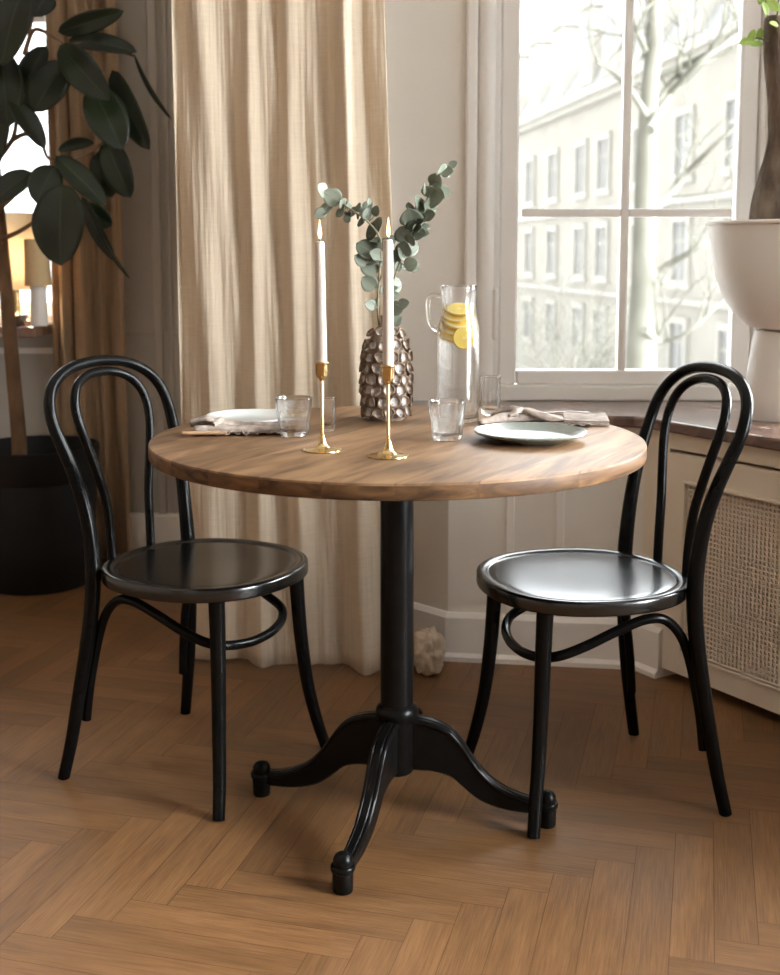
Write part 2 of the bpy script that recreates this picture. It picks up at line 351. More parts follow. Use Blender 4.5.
class MB:
    def __init__(self): self.b = bmesh.new()
    def face(self, vs, mi=0):
        try:
            f = self.b.faces.new(vs); f.material_index = mi; return f
        except ValueError: return None
    def box(self, lo, hi, mtx=None, mi=0):
        xs = [(lo[0], hi[0])[i & 1] for i in range(8)]
        vs = []
        for i in range(8):
            p = Vector(((lo[0], hi[0])[i & 1], (lo[1], hi[1])[i >> 1 & 1], (lo[2], hi[2])[i >> 2 & 1]))
            vs.append(self.b.verts.new(mtx @ p if mtx else p))
        for q in ((0,2,3,1),(4,5,7,6),(0,1,5,4),(2,6,7,3),(0,4,6,2),(1,3,7,5)): self.face([vs[i] for i in q], mi)
    def prism(self, poly, z0, z1, mi=0):
        lo = [self.b.verts.new((x, y, z0)) for x, y in poly]; hi = [self.b.verts.new((x, y, z1)) for x, y in poly]
        n = len(poly)
        self.face(lo[::-1], mi); self.face(hi, mi)
        for i in range(n): self.face([lo[i], lo[(i+1) % n], hi[(i+1) % n], hi[i]], mi)
    def rings(self, rings, closed=True, caps=True, mi=0):
        R = [[self.b.verts.new(p) for p in r] for r in rings]
        n = len(R[0])
        for a, b in zip(R, R[1:]):
            for i in range(n if closed else n-1): self.face([a[i], a[(i+1) % n], b[(i+1) % n], b[i]], mi)
        if caps: self.face(R[0][::-1], mi); self.face(R[-1], mi)
        return R
    def tube(self, pts, rad, seg=14, caps=True, mi=0, flat=None):
        pts = [Vector(p) for p in pts]
        if not hasattr(rad, '__len__'): rad = [rad]*len(pts)
        T = []
        for i in range(len(pts)):
            a = pts[max(0, i-1)]; b = pts[min(len(pts)-1, i+1)]; T.append((b-a).normalized())
        up = Vector((0, 0, 1)) if abs(T[0].z) < .9 else Vector((1, 0, 0))
        n = (up - T[0]*up.dot(T[0])).normalized()
        rr = []
        for p, t, r in zip(pts, T, rad):
            n = (n - t*n.dot(t)).normalized(); bn = t.cross(n)
            rr.append([p + (n*math.cos(k*2*PI/seg) + bn*math.sin(k*2*PI/seg))*r for k in range(seg)])
        return self.rings(rr, True, caps, mi)
    def lathe(self, prof, seg=48, c=(0,0,0), close=False, mi=0, fn=None):
        """prof: (r, z) list; r = 0 at an end closes it"""
        c = Vector(c); prev = None; first = None
        for (r, z) in prof:
            if r <= 1e-6: ring = [self.b.verts.new(c + Vector((0, 0, z)))]
            else:
                ring = []
                for k in range(seg):
                    a = 2*PI*k/seg; q = fn(a, r, z) if fn else r
                    ring.append(self.b.verts.new(c + Vector((q*math.cos(a), q*math.sin(a), z))))
            if first is None: first = ring
            if prev:
                for k in range(seg):
                    if len(prev) == 1 and len(ring) == 1: break
                    if len(prev) == 1: self.face([prev[0], ring[(k+1) % seg], ring[k]][::-1], mi)
                    elif len(ring) == 1: self.face([prev[k], prev[(k+1) % seg], ring[0]], mi)
                    else: self.face([prev[k], prev[(k+1) % seg], ring[(k+1) % seg], ring[k]], mi)
            prev = ring
        if close:
            for k in range(seg): self.face([prev[k], prev[(k+1) % seg], first[(k+1) % seg], first[k]], mi)
        return prev
    def grid(self, fn, nu, nv, uvname=None, uvfn=None, mi=0):
        V = [[self.b.verts.new(fn(i/nu, j/nv)) for j in range(nv+1)] for i in range(nu+1)]
        uvl = None
        if uvname: uvl = self.b.loops.layers.uv.get(uvname) or self.b.loops.layers.uv.new(uvname)
        for i in range(nu):
            for j in range(nv):
                ij = ((i,j),(i+1,j),(i+1,j+1),(i,j+1))
                f = self.face([V[a][b] for a, b in ij], mi)
                if f and uvl:
                    for lp, (a, b) in zip(f.loops, ij): lp[uvl].uv = uvfn(a/nu, b/nv)
    def build(self, name, mat, parent=None, smooth=True, angle=40, bevel=0, solid=0, subsurf=0, loc=None, rot=None, recalc=True):
        if recalc: bmesh.ops.recalc_face_normals(self.b, faces=self.b.faces)
        me = bpy.data.meshes.new(name); self.b.to_mesh(me); self.b.free()
        for mm in (mat if isinstance(mat, (list, tuple)) else [mat]): me.materials.append(mm)
        o = bpy.data.objects.new(name, me); COL.objects.link(o)
        if parent: o.parent = parent
        if loc: o.location = loc
        if rot: o.rotation_euler = rot
        if solid:
            md = o.modifiers.new('solid', 'SOLIDIFY'); md.thickness = solid; md.offset = 0
        if bevel:
            md = o.modifiers.new('bevel', 'BEVEL'); md.width = bevel; md.segments = 2; md.limit_method = 'ANGLE'; md.angle_limit = math.radians(35)
        if subsurf:
            md = o.modifiers.new('sub', 'SUBSURF'); md.levels = subsurf; md.render_levels = subsurf
        if smooth:
            for p in me.polygons: p.use_smooth = True
            if angle < 180: me.set_sharp_from_angle(angle=math.radians(angle))
        return o

def tag(o, label=None, cat=None, group=None, kind=None):
    if label: o['label'] = label
    if cat: o['category'] = cat
    if group: o['group'] = group
    if kind: o['kind'] = kind
    return o
def empty(name, loc, rz=0, label=None, cat=None, group=None):
    o = bpy.data.objects.new(name, None); COL.objects.link(o); o.location = loc; o.rotation_euler = (0, 0, rz)
    o.empty_display_size = .05
    return tag(o, label, cat, group)
def copy_tree(o, parent=None):
    c = o.copy(); COL.objects.link(c); c.parent = parent
    for ch in list(o.children): copy_tree(ch, c)
    return c
def struct(o): o['kind'] = 'structure'; return o

# ================================================================== SETTING
# --- floor : herringbone oak blocks as real faces with seams
def build_floor():
    w, n = .0685, 6
    th = math.radians(-15.0)
    ax = Vector((math.cos(th), math.sin(th))); ay = Vector((-math.sin(th), math.cos(th)))
    anchor = Vector((0.6085, 2.1072)) - (ax*1 + ay*(n+1))*w
    b = bmesh.new(); uvl = b.loops.layers.uv.new('block'); tl = b.loops.layers.float_vector.new('tone')
    g = .0005
    def block(x, y, dx, dy, along_x):
        p = [(x*w+g, y*w+g), ((x+dx)*w-g, y*w+g), ((x+dx)*w-g, (y+dy)*w-g), (x*w+g, (y+dy)*w-g)]
        c = anchor + ax*((x+dx/2)*w) + ay*((y+dy/2)*w)
        if not (-2.5 < c.x < 2.0 and -2.3 < c.y < 4.3): return
        vs = []
        for q in p:
            k = anchor + ax*q[0] + ay*q[1]; vs.append(b.verts.new((k.x, k.y, 0)))
        f = b.faces.new(vs); t = (rnd.random(), rnd.random(), rnd.random())
        L = n*w
        uv = [(0,0),(L,0),(L,w),(0,w)] if along_x else [(0,w),(0,0),(L,0),(L,w)]
        for lp, q in zip(f.loops, uv): lp[uvl].uv = q; lp[tl] = t
    for k in range(-90, 130):
        for m in range(-14, 15):
            X, Y = k + n*m, k - n*m
            block(X, Y, n, 1, True); block(X, Y+1, 1, n, False)
    me = bpy.data.meshes.new('floor'); b.to_mesh(me); b.free(); me.materials.append(M_floor)
    o = bpy.data.objects.new('floor', me); COL.objects.link(o); struct(o)
    bb = MB(); bb.prism([(-2.4,-2.2),(2.6,-2.2),(2.6,3.6),(.5,4.3),(-2.4,4.3)], -.08, -.0008); s = bb.build('subfloor', M_gap, o, smooth=False)
build_floor()

# wall geometry
Lc = Vector((.646, 3.02))                         # corner of the parapet under the two windows
dR = Vector((.537, -.843)).normalized(); nR = Vector((.843, .537)).normalized()   # along / outward of the right-hand bay wall
UC = Vector((1.12, 3.35))                         # inside corner of the walls above the sill
WY = 3.35
BACKY = 4.20
Z_SILL = .675; CEIL = 3.05
def R(s, off): 
    p = Lc + dR*s + nR*off; return (p.x, p.y)

def wall_open(mb, p0, d, n, s0, s1, z0, z1, th, openings):
    """straight wall from p0 along d, thickness th along n, with rectangular openings (sa, sb, za, zb)"""
    def bx(a, b_, c, e):
        if b_-a < 1e-4 or e-c < 1e-4: return
        P = [p0+d*a, p0+d*b_, p0+d*b_+n*th, p0+d*a+n*th]
        mb.prism([(q.x, q.y) for q in P], c, e)
    cur = s0
    for (sa, sb, za, zb) in sorted(openings):
        bx(cur, sa, z0, z1); bx(sa, sb, z0, za); bx(sa, sb, zb, z1); cur = sb
    bx(cur, s1, z0, z1)

# window wall (faces the camera) – above and behind the sill
X = Vector((1,0)); Y = Vector((0,1))
mb = MB(); wall_open(mb, Vector((0,WY)), X, Y, -.30, 1.42, 0, CEIL, .28, [(.295, 1.04, .69, 2.80)]); struct(mb.build('wall_window', M_wall, smooth=False))
# right-hand bay wall, second window outside the frame
mb = MB(); wall_open(mb, UC, dR, nR, 0, 2.08, 0, CEIL, .28, [(.22, 1.20, .69, 2.80)]); struct(mb.build('wall_right', M_wall, smooth=False))
e = UC + dR*2.08
mb = MB(); wall_open(mb, Vector((e.x, -2.2)), Vector((0,1)), Vector((1,0)), 0, e.y+2.2, 0, CEIL, .26, [(2.45, 3.7, .35, 2.80)]); struct(mb.build('wall_side', M_wall, smooth=False))  # unseen side wall; its opening is added to let in fill light
# return behind the curtain and the far left part of the room
mb = MB(); mb.prism([(-.30, WY), (-.30, WY+.28), (-.20, BACKY+.25), (-.42, BACKY+.25), (-.42, BACKY)], 0, CEIL); struct(mb.build('wall_return', M_wall, smooth=False))
mb = MB(); wall_open(mb, Vector((0,BACKY)), X, Y, -2.4, -.42, 0, CEIL, .25, [(-2.05, -1.12, .85, 2.75)]); struct(mb.build('wall_back', M_wall_shaded, smooth=False))
mb = MB(); mb.prism([(-2.4,-2.2),(-2.4,BACKY),(-2.6,BACKY),(-2.6,-2.2)], 0, CEIL); struct(mb.build('wall_left', M_dim, smooth=False))
mb = MB(); mb.prism([(-2.6,-2.2),(-2.6,-2.4),(e.x+.2,-2.4),(e.x+.2,-2.2)], 0, CEIL); struct(mb.build('wall_front', M_wall, smooth=False))
mb = MB(); mb.box((-2.6,-2.4,CEIL),(2.8,4.4,CEIL+.1)); struct(mb.build('ceiling', M_ceil, smooth=False))

# parapet under the window: 45-degree return at its left end
F0, F1 = Vector((.157, 3.105)), Vector((.640, 3.040))
mb = MB()
mb.prism([(-.088, WY), (F0.x, F0.y), (F1.x, F1.y), R(0,.02), R(0,.577), (UC.x, UC.y)], 0, .645)
struct(mb.build('wall_parapet', M_wall, smooth=False))
mb = MB()                                                     # right part: stile, header, body behind the radiator niche
mb.prism([R(0,.02), R(.085,.02), R(.085,.577), R(0,.577)], 0, .645)
mb.prism([R(.085,.02), R(1.75,.02), R(1.75,.577), R(.085,.577)], .602, .645)
mb.prism([R(.085,.20), R(1.75,.20), R(1.75,.577), R(.085,.577)], 0, .602)
mb.prism([R(1.06,.02), R(1.75,.02), R(1.75,.20), R(1.06,.20)], 0, .602)
struct(mb.build('wall_niche', M_cream, smooth=False))
# baseboards
def strip(mb, path, th, z0, z1, chamfer=0):
    """band along a plan path; thickness th toward the room (right-hand side of the path direction)"""
    P = [Vector(p) for p in path]; N = []
    for i in range(len(P)):
        a = (P[i]-P[i-1]).normalized() if i else None; b_ = (P[i+1]-P[i]).normalized() if i < len(P)-1 else None
        na = Vector((a.y, -a.x)) if a else None; nb = Vector((b_.y, -b_.x)) if b_ else None
        if na and nb: k = (na+nb).normalized(); N.append(k/max(.3, k.dot(na)))
        else: N.append(na or nb)
    rings = []
    for p, n_ in zip(P, N):
        o = p+n_*th; oc = p+n_*(th-chamfer); q = p-n_*.004
        rings.append([(q.x,q.y,z0),(o.x,o.y,z0),(o.x,o.y,z1-chamfer),(oc.x,oc.y,z1),(q.x,q.y,z1)])
    mb.rings(rings, True, True)
Lw = Vector(R(0,.02))
path_low = [(-.10, 3.362), (F0.x, F0.y), (F1.x, F1.y), (Lw.x, Lw.y), R(.084,.02)]
mb = MB(); strip(mb, path_low, .018, .0, .13, .012); strip(mb, path_low, .028, 0, .022, .010); struct(mb.build('baseboard_window', M_trimpaint, smooth=False))
mb = MB(); strip(mb, [(-2.4,BACKY),(-.42,BACKY)], .018, 0, .16, .01); struct(mb.build('baseboard_back', M_trimpaint, smooth=False))
# vertical panel strips on the parapet
for k, t in enumerate((.27, .40)):
    p = F0.lerp(F1, (t-.157+.157-.157)/.483 if False else (t+.05-.157)/.483)
    d = (F1-F0).normalized(); n_ = Vector((d.y, -d.x))
    mb = MB(); a, b_ = p-d*.011, p+d*.011
    mb.prism([(q.x,q.y) for q in (a+n_*.008, b_+n_*.008, b_-n_*.002, a-n_*.002)], .13, .645)
    struct(mb.build('trim_%d' % (k+2), M_trimpaint, smooth=False, bevel=.003))
# marble sill following both windows
mb = MB()
so = .024
def Rp(s): return R(s, .02-so)
A0 = Vector((F0.x-.010, F0.y-so)); A1 = F1+Vector((-.05, -so+.006)); 
kink = [(A1.x, A1.y), (F1.x-.012, F1.y-so-.002), R(.035,-.006), R(.08,-.004)]
mb.prism([(-.125, WY), (A0.x, A0.y)] + kink + [R(1.75,-.004), R(1.75,.60), (UC.x+.02, WY+.02), (-.10, WY+.02)], .645, Z_SILL)
struct(mb.build('trim_1', M_marble, smooth=False, bevel=.006))
# wainscot rails on the far wall
mb = MB(); mb.box((-.98, BACKY-.008, .805), (-.42, BACKY+.004, .822)); mb.box((-.835, BACKY-.02, .16), (-.805, BACKY+.004, CEIL)); mb.box((-.785, BACKY-.012, .16), (-.770, BACKY+.004, CEIL))
struct(mb.build('trim_4', M_wall_shaded, smooth=False, bevel=.004))
mb = MB(); mb.box((-2.15, BACKY-.26, .812), (-1.185, BACKY+.1, .85)); struct(mb.build('trim_5', M_marble, smooth=False, bevel=.006))
mb = MB(); mb.box((-1.95, BACKY-.014, .18), (-1.10, BACKY+.004, .20)); mb.box((-1.95, BACKY-.014, .74), (-1.10, BACKY+.004, .76)); mb.box((-1.12, BACKY-.014, .20), (-1.10, BACKY+.004, .74))
struct(mb.build('trim_6', M_trimpaint, smooth=False))

# --- windows
def window(name, p0, d, n, s0, s1, z0, z1, sash, muntins_z, muntin_s, hinge=False, casing=(.085,.08)):
    """sash window in the plane through p0 along d; n points outdoors"""
    root = empty(name, (0,0,0)); root['kind'] = 'structure'
    ang = math.atan2(d.y, d.x)
    mtx = Matrix.Translation((p0.x, p0.y, 0)) @ Matrix.Rotation(ang, 4, 'Z')
    if (Matrix.Rotation(ang,2) @ Vector((0,1))).dot(n) < 0: raise ValueError
    def part(nm, boxes, mat, bevel=.004):
        m = MB()
        for lo, hi in boxes: m.box(lo, hi, mtx)
        return m.build(nm, mat, root, smooth=False, bevel=bevel)
    cl, cr_ = casing
    # stepped casing on the wall around the opening
    bx = [((s0-cl, -.022, Z_SILL if z0 < .8 else z0), (s0-cl*.62, .01, z1+.1)), ((s1+cr_*.62, -.022, Z_SILL if z0 < .8 else z0), (s1+cr_, .01, z1+.1)), ((s0-cl, -.022, z1), (s1+cr_, .01, z1+.1))]
    part('casing', bx, M_frame, .006)
    m = MB()
    for sa in (s0-cl*.33, s1+cr_*.33):
        q0 = mtx @ Vector((sa, -.004, Z_SILL if z0 < .8 else z0)); q1 = mtx @ Vector((sa, -.004, z1)); m.tube([q0, q1], .024, 16)
    m.build('bead', M_frame, root)
    part('frame', [((s0-.012, -.004, z0-.0145), (s0+.012, .12, z1+.01)), ((s1-.012, -.004, z0-.0145), (s1+.012, .12, z1+.01)), ((s0+.012, -.010, z0-.0145), (s1-.012, .12, z0+.028)), ((s0+.012, -.004, z1-.02), (s1-.012, .12, z1+.01))], M_frame)
    a, b_ = s0+.014, s1-.014; c, e_ = z0+.03, z1-.022
    part('sash', [((a, .01, c), (a+sash, .055, e_)), ((b_-sash, .01, c), (b_, .055, e_)), ((a+sash, .01, c), (b_-sash, .055, c+sash*.80)), ((a+sash, .01, e_-sash), (b_-sash, .055, e_))], M_frame, .006)
    mt = [((x-.011, .016, c+sash*.8), (x+.011, .05, e_-sash)) for x in muntin_s]
    xs = [a+sash] + list(muntin_s) + [b_-sash]
    for z in muntins_z:
        for xa, xb in zip(xs, xs[1:]): mt.append(((xa+.011, .018, z-.011), (xb-.011, .048, z+.011)))
    part('muntin', mt, M_frame, .003)
    m = MB(); m.box((a+sash-.004, .030, c+sash*.8-.004), (b_-sash+.004, .034, e_-sash+.004), mtx); m.build('glass', M_pane, root, smooth=False)
    if hinge:
        m = MB(); q = mtx @ Vector((s0+.002, -.012, .855)); q1 = mtx @ Vector((s0+.002, -.012, .990))
        m.tube([q+Vector((0,0,-.006)), q, q1, q1+Vector((0,0,.006))], [.003,.009,.009,.003], 14); m.build('hinge', M_frame, root)
    return root
window('window_1', Vector((0,WY)), X, Y, .295, 1.04, .69, 2.80, .051, (1.206, 1.95), (.662,), True)
window('window_3', UC, dR, nR, .22, 1.20, .69, 2.80, .06, (1.206, 1.95), (.71,))
def fill_window(name, x, y0, y1, z0, z1, n_):
    root = empty(name, (0,0,0)); root['kind'] = 'structure'
    m = MB()
    for k in range(n_+1):
        y = y0 + (y1-y0)*k/n_; m.box((x+.06, y-.035, z0), (x+.12, y+.035, z1))
    for z in (z0+.03, z0+(z1-z0)*.68, z1-.03):
        for k in range(n_):
            ya = y0 + (y1-y0)*k/n_+.035; yb = y0 + (y1-y0)*(k+1)/n_-.035; m.box((x+.062, ya, z-.03), (x+.118, yb, z+.03))
    m.build('frame', M_frame, root, smooth=False)
    m = MB(); m.box((x+.088, y0, z0), (x+.092, y1, z1)); m.build('glass', M_pane, root, smooth=False)
fill_window('fill_window_4', e.x, .25, 1.5, .35, 2.80, 1)  # unseen window added as fill light from the camera side
window('window_2', Vector((0,BACKY)), X, Y, -2.05, -1.12, .85, 2.75, .05, (1.9,), (-1.56,), False, (.08,.08))

# --- radiator cover set into the parapet niche
mtxR = Matrix.Translation((Lc.x, Lc.y, 0)) @ Matrix.Rotation(math.atan2(dR.y, dR.x), 4, 'Z')   # x along the wall, y outward
rc = empty('radiator_cover', (R(.5,.02)[0], R(.5,.02)[1], 0), 0, 'cream painted radiator cover with a pierced lattice panel under the marble sill', 'radiator cover')
inv = Matrix.Translation(-rc.location)
ds0, ds1, dz0, dz1 = .091, 1.05, .030, .594
gs0, gs1, gz0, gz1 = .155, .985, .092, .522
mb = MB(); mt = inv @ mtxR
for lo, hi in [((ds0,.008,dz0),(gs0,.032,dz1)), ((gs1,.008,dz0),(ds1,.032,dz1)), ((gs0,.008,dz0),(gs1,.032,gz0)), ((gs0,.008,gz1),(gs1,.032,dz1))]: mb.box(lo, hi, mt)
mb.build('door_frame', M_cream, rc, smooth=False)
mb = MB(); t = .008
for lo, hi in [((gs0-t,.003,gz0-t),(gs0,.016,gz1+t)), ((gs1,.003,gz0-t),(gs1+t,.016,gz1+t)), ((gs0,.003,gz0-t),(gs1,.016,gz0)), ((gs0,.003,gz1),(gs1,.016,gz1+t))]: mb.box(lo, hi, mt)
mb.build('moulding', M_cream, rc, smooth=False, bevel=.002)
mb = MB(); pit = .0118; bar = .0050
k = 0
while gs0 + k*pit < gs1:
    x = gs0 + k*pit; mb.box((x, .017, gz0), (min(x+bar, gs1), .0205, gz1), mt); k += 1
k = 0
while gz0 + k*pit < gz1:
    z = gz0 + k*pit; mb.box((gs0, .0174, z), (gs1, .0210, min(z+bar, gz1)), mt); k += 1
mb.build('lattice_panel', M_cream, rc, smooth=False)

# ================================================================== FURNITURE
TX, TY, TZ, TR = .0134, 2.1947, .75, .4588
def build_table():
    t = empty('dining_table', (TX, TY, 0), 0, 'round dining table with a wooden top on a black iron pedestal with four feet', 'table')
    m = MB(); r = TR
    prof = [(0,.722),(r-.004,.722)]; m.lathe(prof, 128)
    m.lathe([(r-.004,.722),(r-.001,.7235),(r,.7265),(r,.7455)], 128, mi=1)
    m.lathe([(r,.7455),(r-.0012,.7488),(r-.004,.75),(0,.75)], 128, mi=0)
    bmesh.ops.remove_doubles(m.b, verts=m.b.verts, dist=1e-5)
    m.build('tabletop', [M_top, M_edge], t)
    m = MB(); m.lathe([(0,.700),(.13,.700),(.13,.716),(.12,.7215),(0,.7215)], 40); m.build('top_plate', M_iron, t)
    m = MB(); m.lathe([(0,.222),(.0320,.222),(.0318,.45),(.0315,.700),(0,.700)], 40); m.build('pedestal_column', M_iron, t)
    m = MB(); m.lathe([(0,.093),(.030,.093),(.034,.098),(.034,.196),(.038,.203),(.041,.211),(.041,.219),(.037,.226),(.0325,.230),(0,.230)], 40); m.build('hub', M_iron, t)
    st = [(.022,.205,.100),(.045,.2045,.099),(.065,.201,.099),(.088,.193,.0955),(.108,.181,.088),(.126,.161,.073),(.146,.131,.056),(.166,.106,.043),(.190,.084,.034),(.218,.068,.0275),(.250,.057,.0245),(.280,.052,.0240)]
    st = smooth_path(st, 4)
    for kk in range(4):
        a = (-.13 if kk == 0 else -.3315 + kk*PI/2); ca, sa = math.cos(a), math.sin(a)
        m = MB(); rings = []
        for i, (r_, zt, zb) in enumerate(st):
            # slope-normal thickness of the flange
            f = i/(len(st)-1)
            wf = .0170 - .0035*f; ww = .0125 - .002*f; tf = min(.012, (zt-zb)*.35)
            sec = [(-wf*.35, zt), (-wf*.5, zt-.0025), (-wf*.62, zt-.0005), (-wf*.85, zt-.0015), (-wf, zt-.005), (-wf, zt-tf*.8), (-ww, zt-tf*1.15), (-ww*.95, zb+.004), (-ww*.6, zb), (ww*.6, zb), (ww*.95, zb+.004), (ww, zt-tf*1.15), (wf, zt-tf*.8), (wf, zt-.005), (wf*.85, zt-.0015), (wf*.62, zt-.0005), (wf*.5, zt-.0025), (wf*.35, zt)]
            rings.append([(r_*ca - y*sa, r_*sa + y*ca, z) for y, z in sec])
        m.rings(rings)
        leg = m.build('leg', M_iron, t, angle=35)
        m = MB(); c = (.290*ca, .290*sa, 0)
        m.lathe([(0,0),(.0165,0),(.0180,.003),(.0185,.036),(.0210,.038),(.0218,.041),(.0218,.046),(.0205,.048),(.0168,.0485),(.0165,.050),(.0178,.054),(.0165,.061),(.0120,.067),(.006,.070),(0,.0708)], 28, c)
        m.build('foot_knob', M_iron, leg)
    return t
build_table()

def build_chair():
    t = empty('dining_chair', (0,0,0))
    # seat: superellipse slab, raised rim and slightly dished panel
    m = MB(); Rs = .207; ex = 2.25
    def sup(a, r, z):
        c, s = abs(math.cos(a)), abs(math.sin(a)); k = (c**ex + s**ex)**(-1/ex)
        return r*(1 + (k-1)*min(1, r/Rs))
    m.lathe([(0,.4185),(.185,.4185),(.2035,.4190),(.2062,.4205),(Rs,.4235),(Rs,.4410),(.2060,.4450),(.2030,.4470),(.198,.4475),(.190,.4470),(.1865,.4450),(.1845,.4432),(.181,.4440),(.165,.4445),(.10,.4432),(.04,.4424),(0,.4422)], 72, fn=sup)
    m.build('seat', M_seat, t, angle=60)
    # back frame: one bent rod, rear foot to rear foot
    half = [(-.228,.202,0),(-.212,.192,.08),(-.197,.184,.17),(-.183,.172,.27),(-.174,.161,.36),(-.172,.155,.44),(-.178,.155,.52),(-.190,.160,.59),(-.207,.168,.65),(-.226,.177,.702),(-.241,.182,.740),(-.252,.180,.771),(-.262,.169,.798),(-.271,.149,.821),(-.278,.119,.839),(-.283,.082,.851),(-.285,.042,.857)]
    pts = half + [(-.2855,0,.859)] + [(x,-y,z) for x,y,z in half[::-1]]
    pts = smooth_path(pts, 6)
    rad = []
    for p in pts:
        z = p[2]
        if z < .44: r_ = .0125 + (.0165-.0125)*z/.44
        else: r_ = .0165 - (.0165-.0118)*min(1, (z-.44)/.36)
        rad.append(r_)
    m = MB(); m.tube(pts, rad, 16); m.build('back_frame', M_black, t, angle=60)
    half = [(-.203,.063,.425),(-.2055,.064,.50),(-.211,.069,.57),(-.219,.083,.63),(-.229,.100,.69),(-.238,.109,.730),(-.2475,.111,.763),(-.256,.104,.790),(-.265,.087,.812),(-.272,.062,.826),(-.276,.032,.834)]
    pts = half + [(-.277,0,.836)] + [(x,-y,z) for x,y,z in half[::-1]]
    m = MB(); m.tube(smooth_path(pts, 6), .0098, 14); m.build('back_hoop', M_black, t, angle=60)
    for s in (-1, 1):
        pts = smooth_path([(.132,.140*s,.4195),(.1355,.143*s,.34),(.140,.149*s,.25),(.148,.161*s,.15),(.160,.178*s,.065),(.171,.197*s,0)], 6)
        m = MB(); m.tube(pts, [.0165 - .0042*(i/(len(pts)-1)) for i in range(len(pts))], 16); m.build('leg', M_black, t, angle=60)
    half = [(-.199,.160,.118),(-.190,.154,.20),(-.172,.145,.295),(-.148,.146,.352),(-.112,.150,.386),(-.07,.151,.390),(-.015,.149,.372),(.05,.145,.345),(.098,.133,.326),(.124,.096,.313),(.137,.045,.306)]
    pts = half + [(.139,0,.304)] + [(x,-y,z) for x,y,z in half[::-1]]
    m = MB(); m.tube(smooth_path(pts, 6), .0098, 14); m.build('leg_brace', M_black, t, angle=60)
    return t
c1 = build_chair()
tag(c1, 'black bentwood chair at the left of the table in front of the linen curtain', 'chair', 'bentwood chairs at the table')
c1.location = (-.387, 2.43, 0); c1.rotation_euler = (0, 0, math.radians(-28.8))
c2 = copy_tree(c1)
tag(c2, 'black bentwood chair beside the cream radiator cover, window light on its seat', 'chair', 'bentwood chairs at the table')
c2.location = (.387, 2.340, 0); c2.rotation_euler = (0, 0, math.radians(194.3))

# --- curtains
def curtain(name, x0, x1, y0, y1, z0, z1, folds, amp, seed, label, right_flare=0., left_flare=0., mat=None):
    r = random.Random(seed)
    ph = [r.uniform(0, 6.28) for _ in range(8)]
    def pos(u, v):
        # warp u so that folds vary in width
        w = u + .030*math.sin(2*PI*u*2.3+ph[0]) + .016*math.sin(2*PI*u*5.1+ph[1])
        z = z0 + (z1-z0)*v
        drop = 1-v
        x = x0 + (x1-x0)*u + right_flare*(u**2)*drop**1.5 - left_flare*((1-u)**2)*drop**1.5
        wob = .25*math.sin(z*1.7+ph[2]+u*5) + .15*math.sin(z*3.3+ph[3]-u*9)
        f = 2*PI*folds*w + wob
        a = amp*(.75 + .45*drop)*(.7+.3*math.sin(2*PI*u*3.7+ph[4]))
        y = y0 + (y1-y0)*u + a*math.sin(f) + .20*a*math.sin(2*f+ph[5]) + .35*a*math.sin(f*.37+ph[6]) + .004*math.sin(z*9+u*40+ph[6]*2)
        x += .18*a*math.cos(f)
        y += .0035*noise.noise(Vector((u*26, z*1.1, seed))) + .0018*noise.noise(Vector((u*70, z*2.5, seed+9)))
        if v == 0: z += .006*math.sin(f*.5+ph[7])
        return Vector((x, y, z))
    m = MB(); W = abs(x1-x0)*2.2
    m.grid(pos, 260, 70, 'cloth', lambda a, b: (a*W, b*(z1-z0)))
    o = m.build(name, mat or M_curtain, None, angle=180, solid=.0015)
    return tag(o, label, 'curtain')
cu = curtain('curtain', -.553, -.040, 3.06, 2.975, .012, 2.92, 4.6, .021, 31, 'floor-length pleated beige linen curtain hanging behind the dining table beside the window', right_flare=.095)
# its hem bunched up on the floor at the right edge
def bunch(u, v):
    a = 2*PI*u; b = PI*(v-.5)
    d = Vector((math.cos(b)*math.cos(a), math.cos(b)*math.sin(a), math.sin(b)))
    k = 1 + .28*noise.noise(d*2.3+Vector((3,1,7))) + .20*abs(noise.noise(d*5+Vector((9,2,1))))
    p = Vector((.098 + d.x*.042*k, 2.985 + d.y*.045*k, .0585 + d.z*.058*k))
    p.z = max(.001, p.z); return p
mb = MB(); mb.grid(bunch, 60, 40, 'cloth', lambda a, b: (a*.3, b*.2)); mb.build('hem_bunch', M_curtain, cu, angle=180)
curtain('curtain', -1.165, -.925, 4.125, 4.135, .012, 2.92, 4, .026, 11, 'dim beige curtain hanging on the far wall behind the rubber plant', left_flare=.03, mat=M_curtain_shaded)

# ================================================================== TABLE SETTING
T0 = TZ + .0003
def plate(name, x, y, r, mat, label, h=.016):
    m = MB()
    m.lathe([(0,.0),(r*.60,.0),(r*.62,.0012),(r*.70,.004),(r*.93,h*.86),(r*.985,h),(r,h+.0022),(r*.985,h+.0042),(r*.93,h*.86+.0042),(r*.74,.0078),(r*.66,.0056),(r*.3,.005),(0,.005)], 72)
    o = m.build(name, mat, None, angle=50, loc=(x, y, T0)); return tag(o, label, 'plate')
plate('dinner_plate', -.280, 2.375, .094, M_plate, 'pale white plate at the left, behind the rolled napkin', .012)
plate('dinner_plate', .258, 2.145, .104, M_grayplate, 'grey speckled stoneware plate at the right of the table', .015)

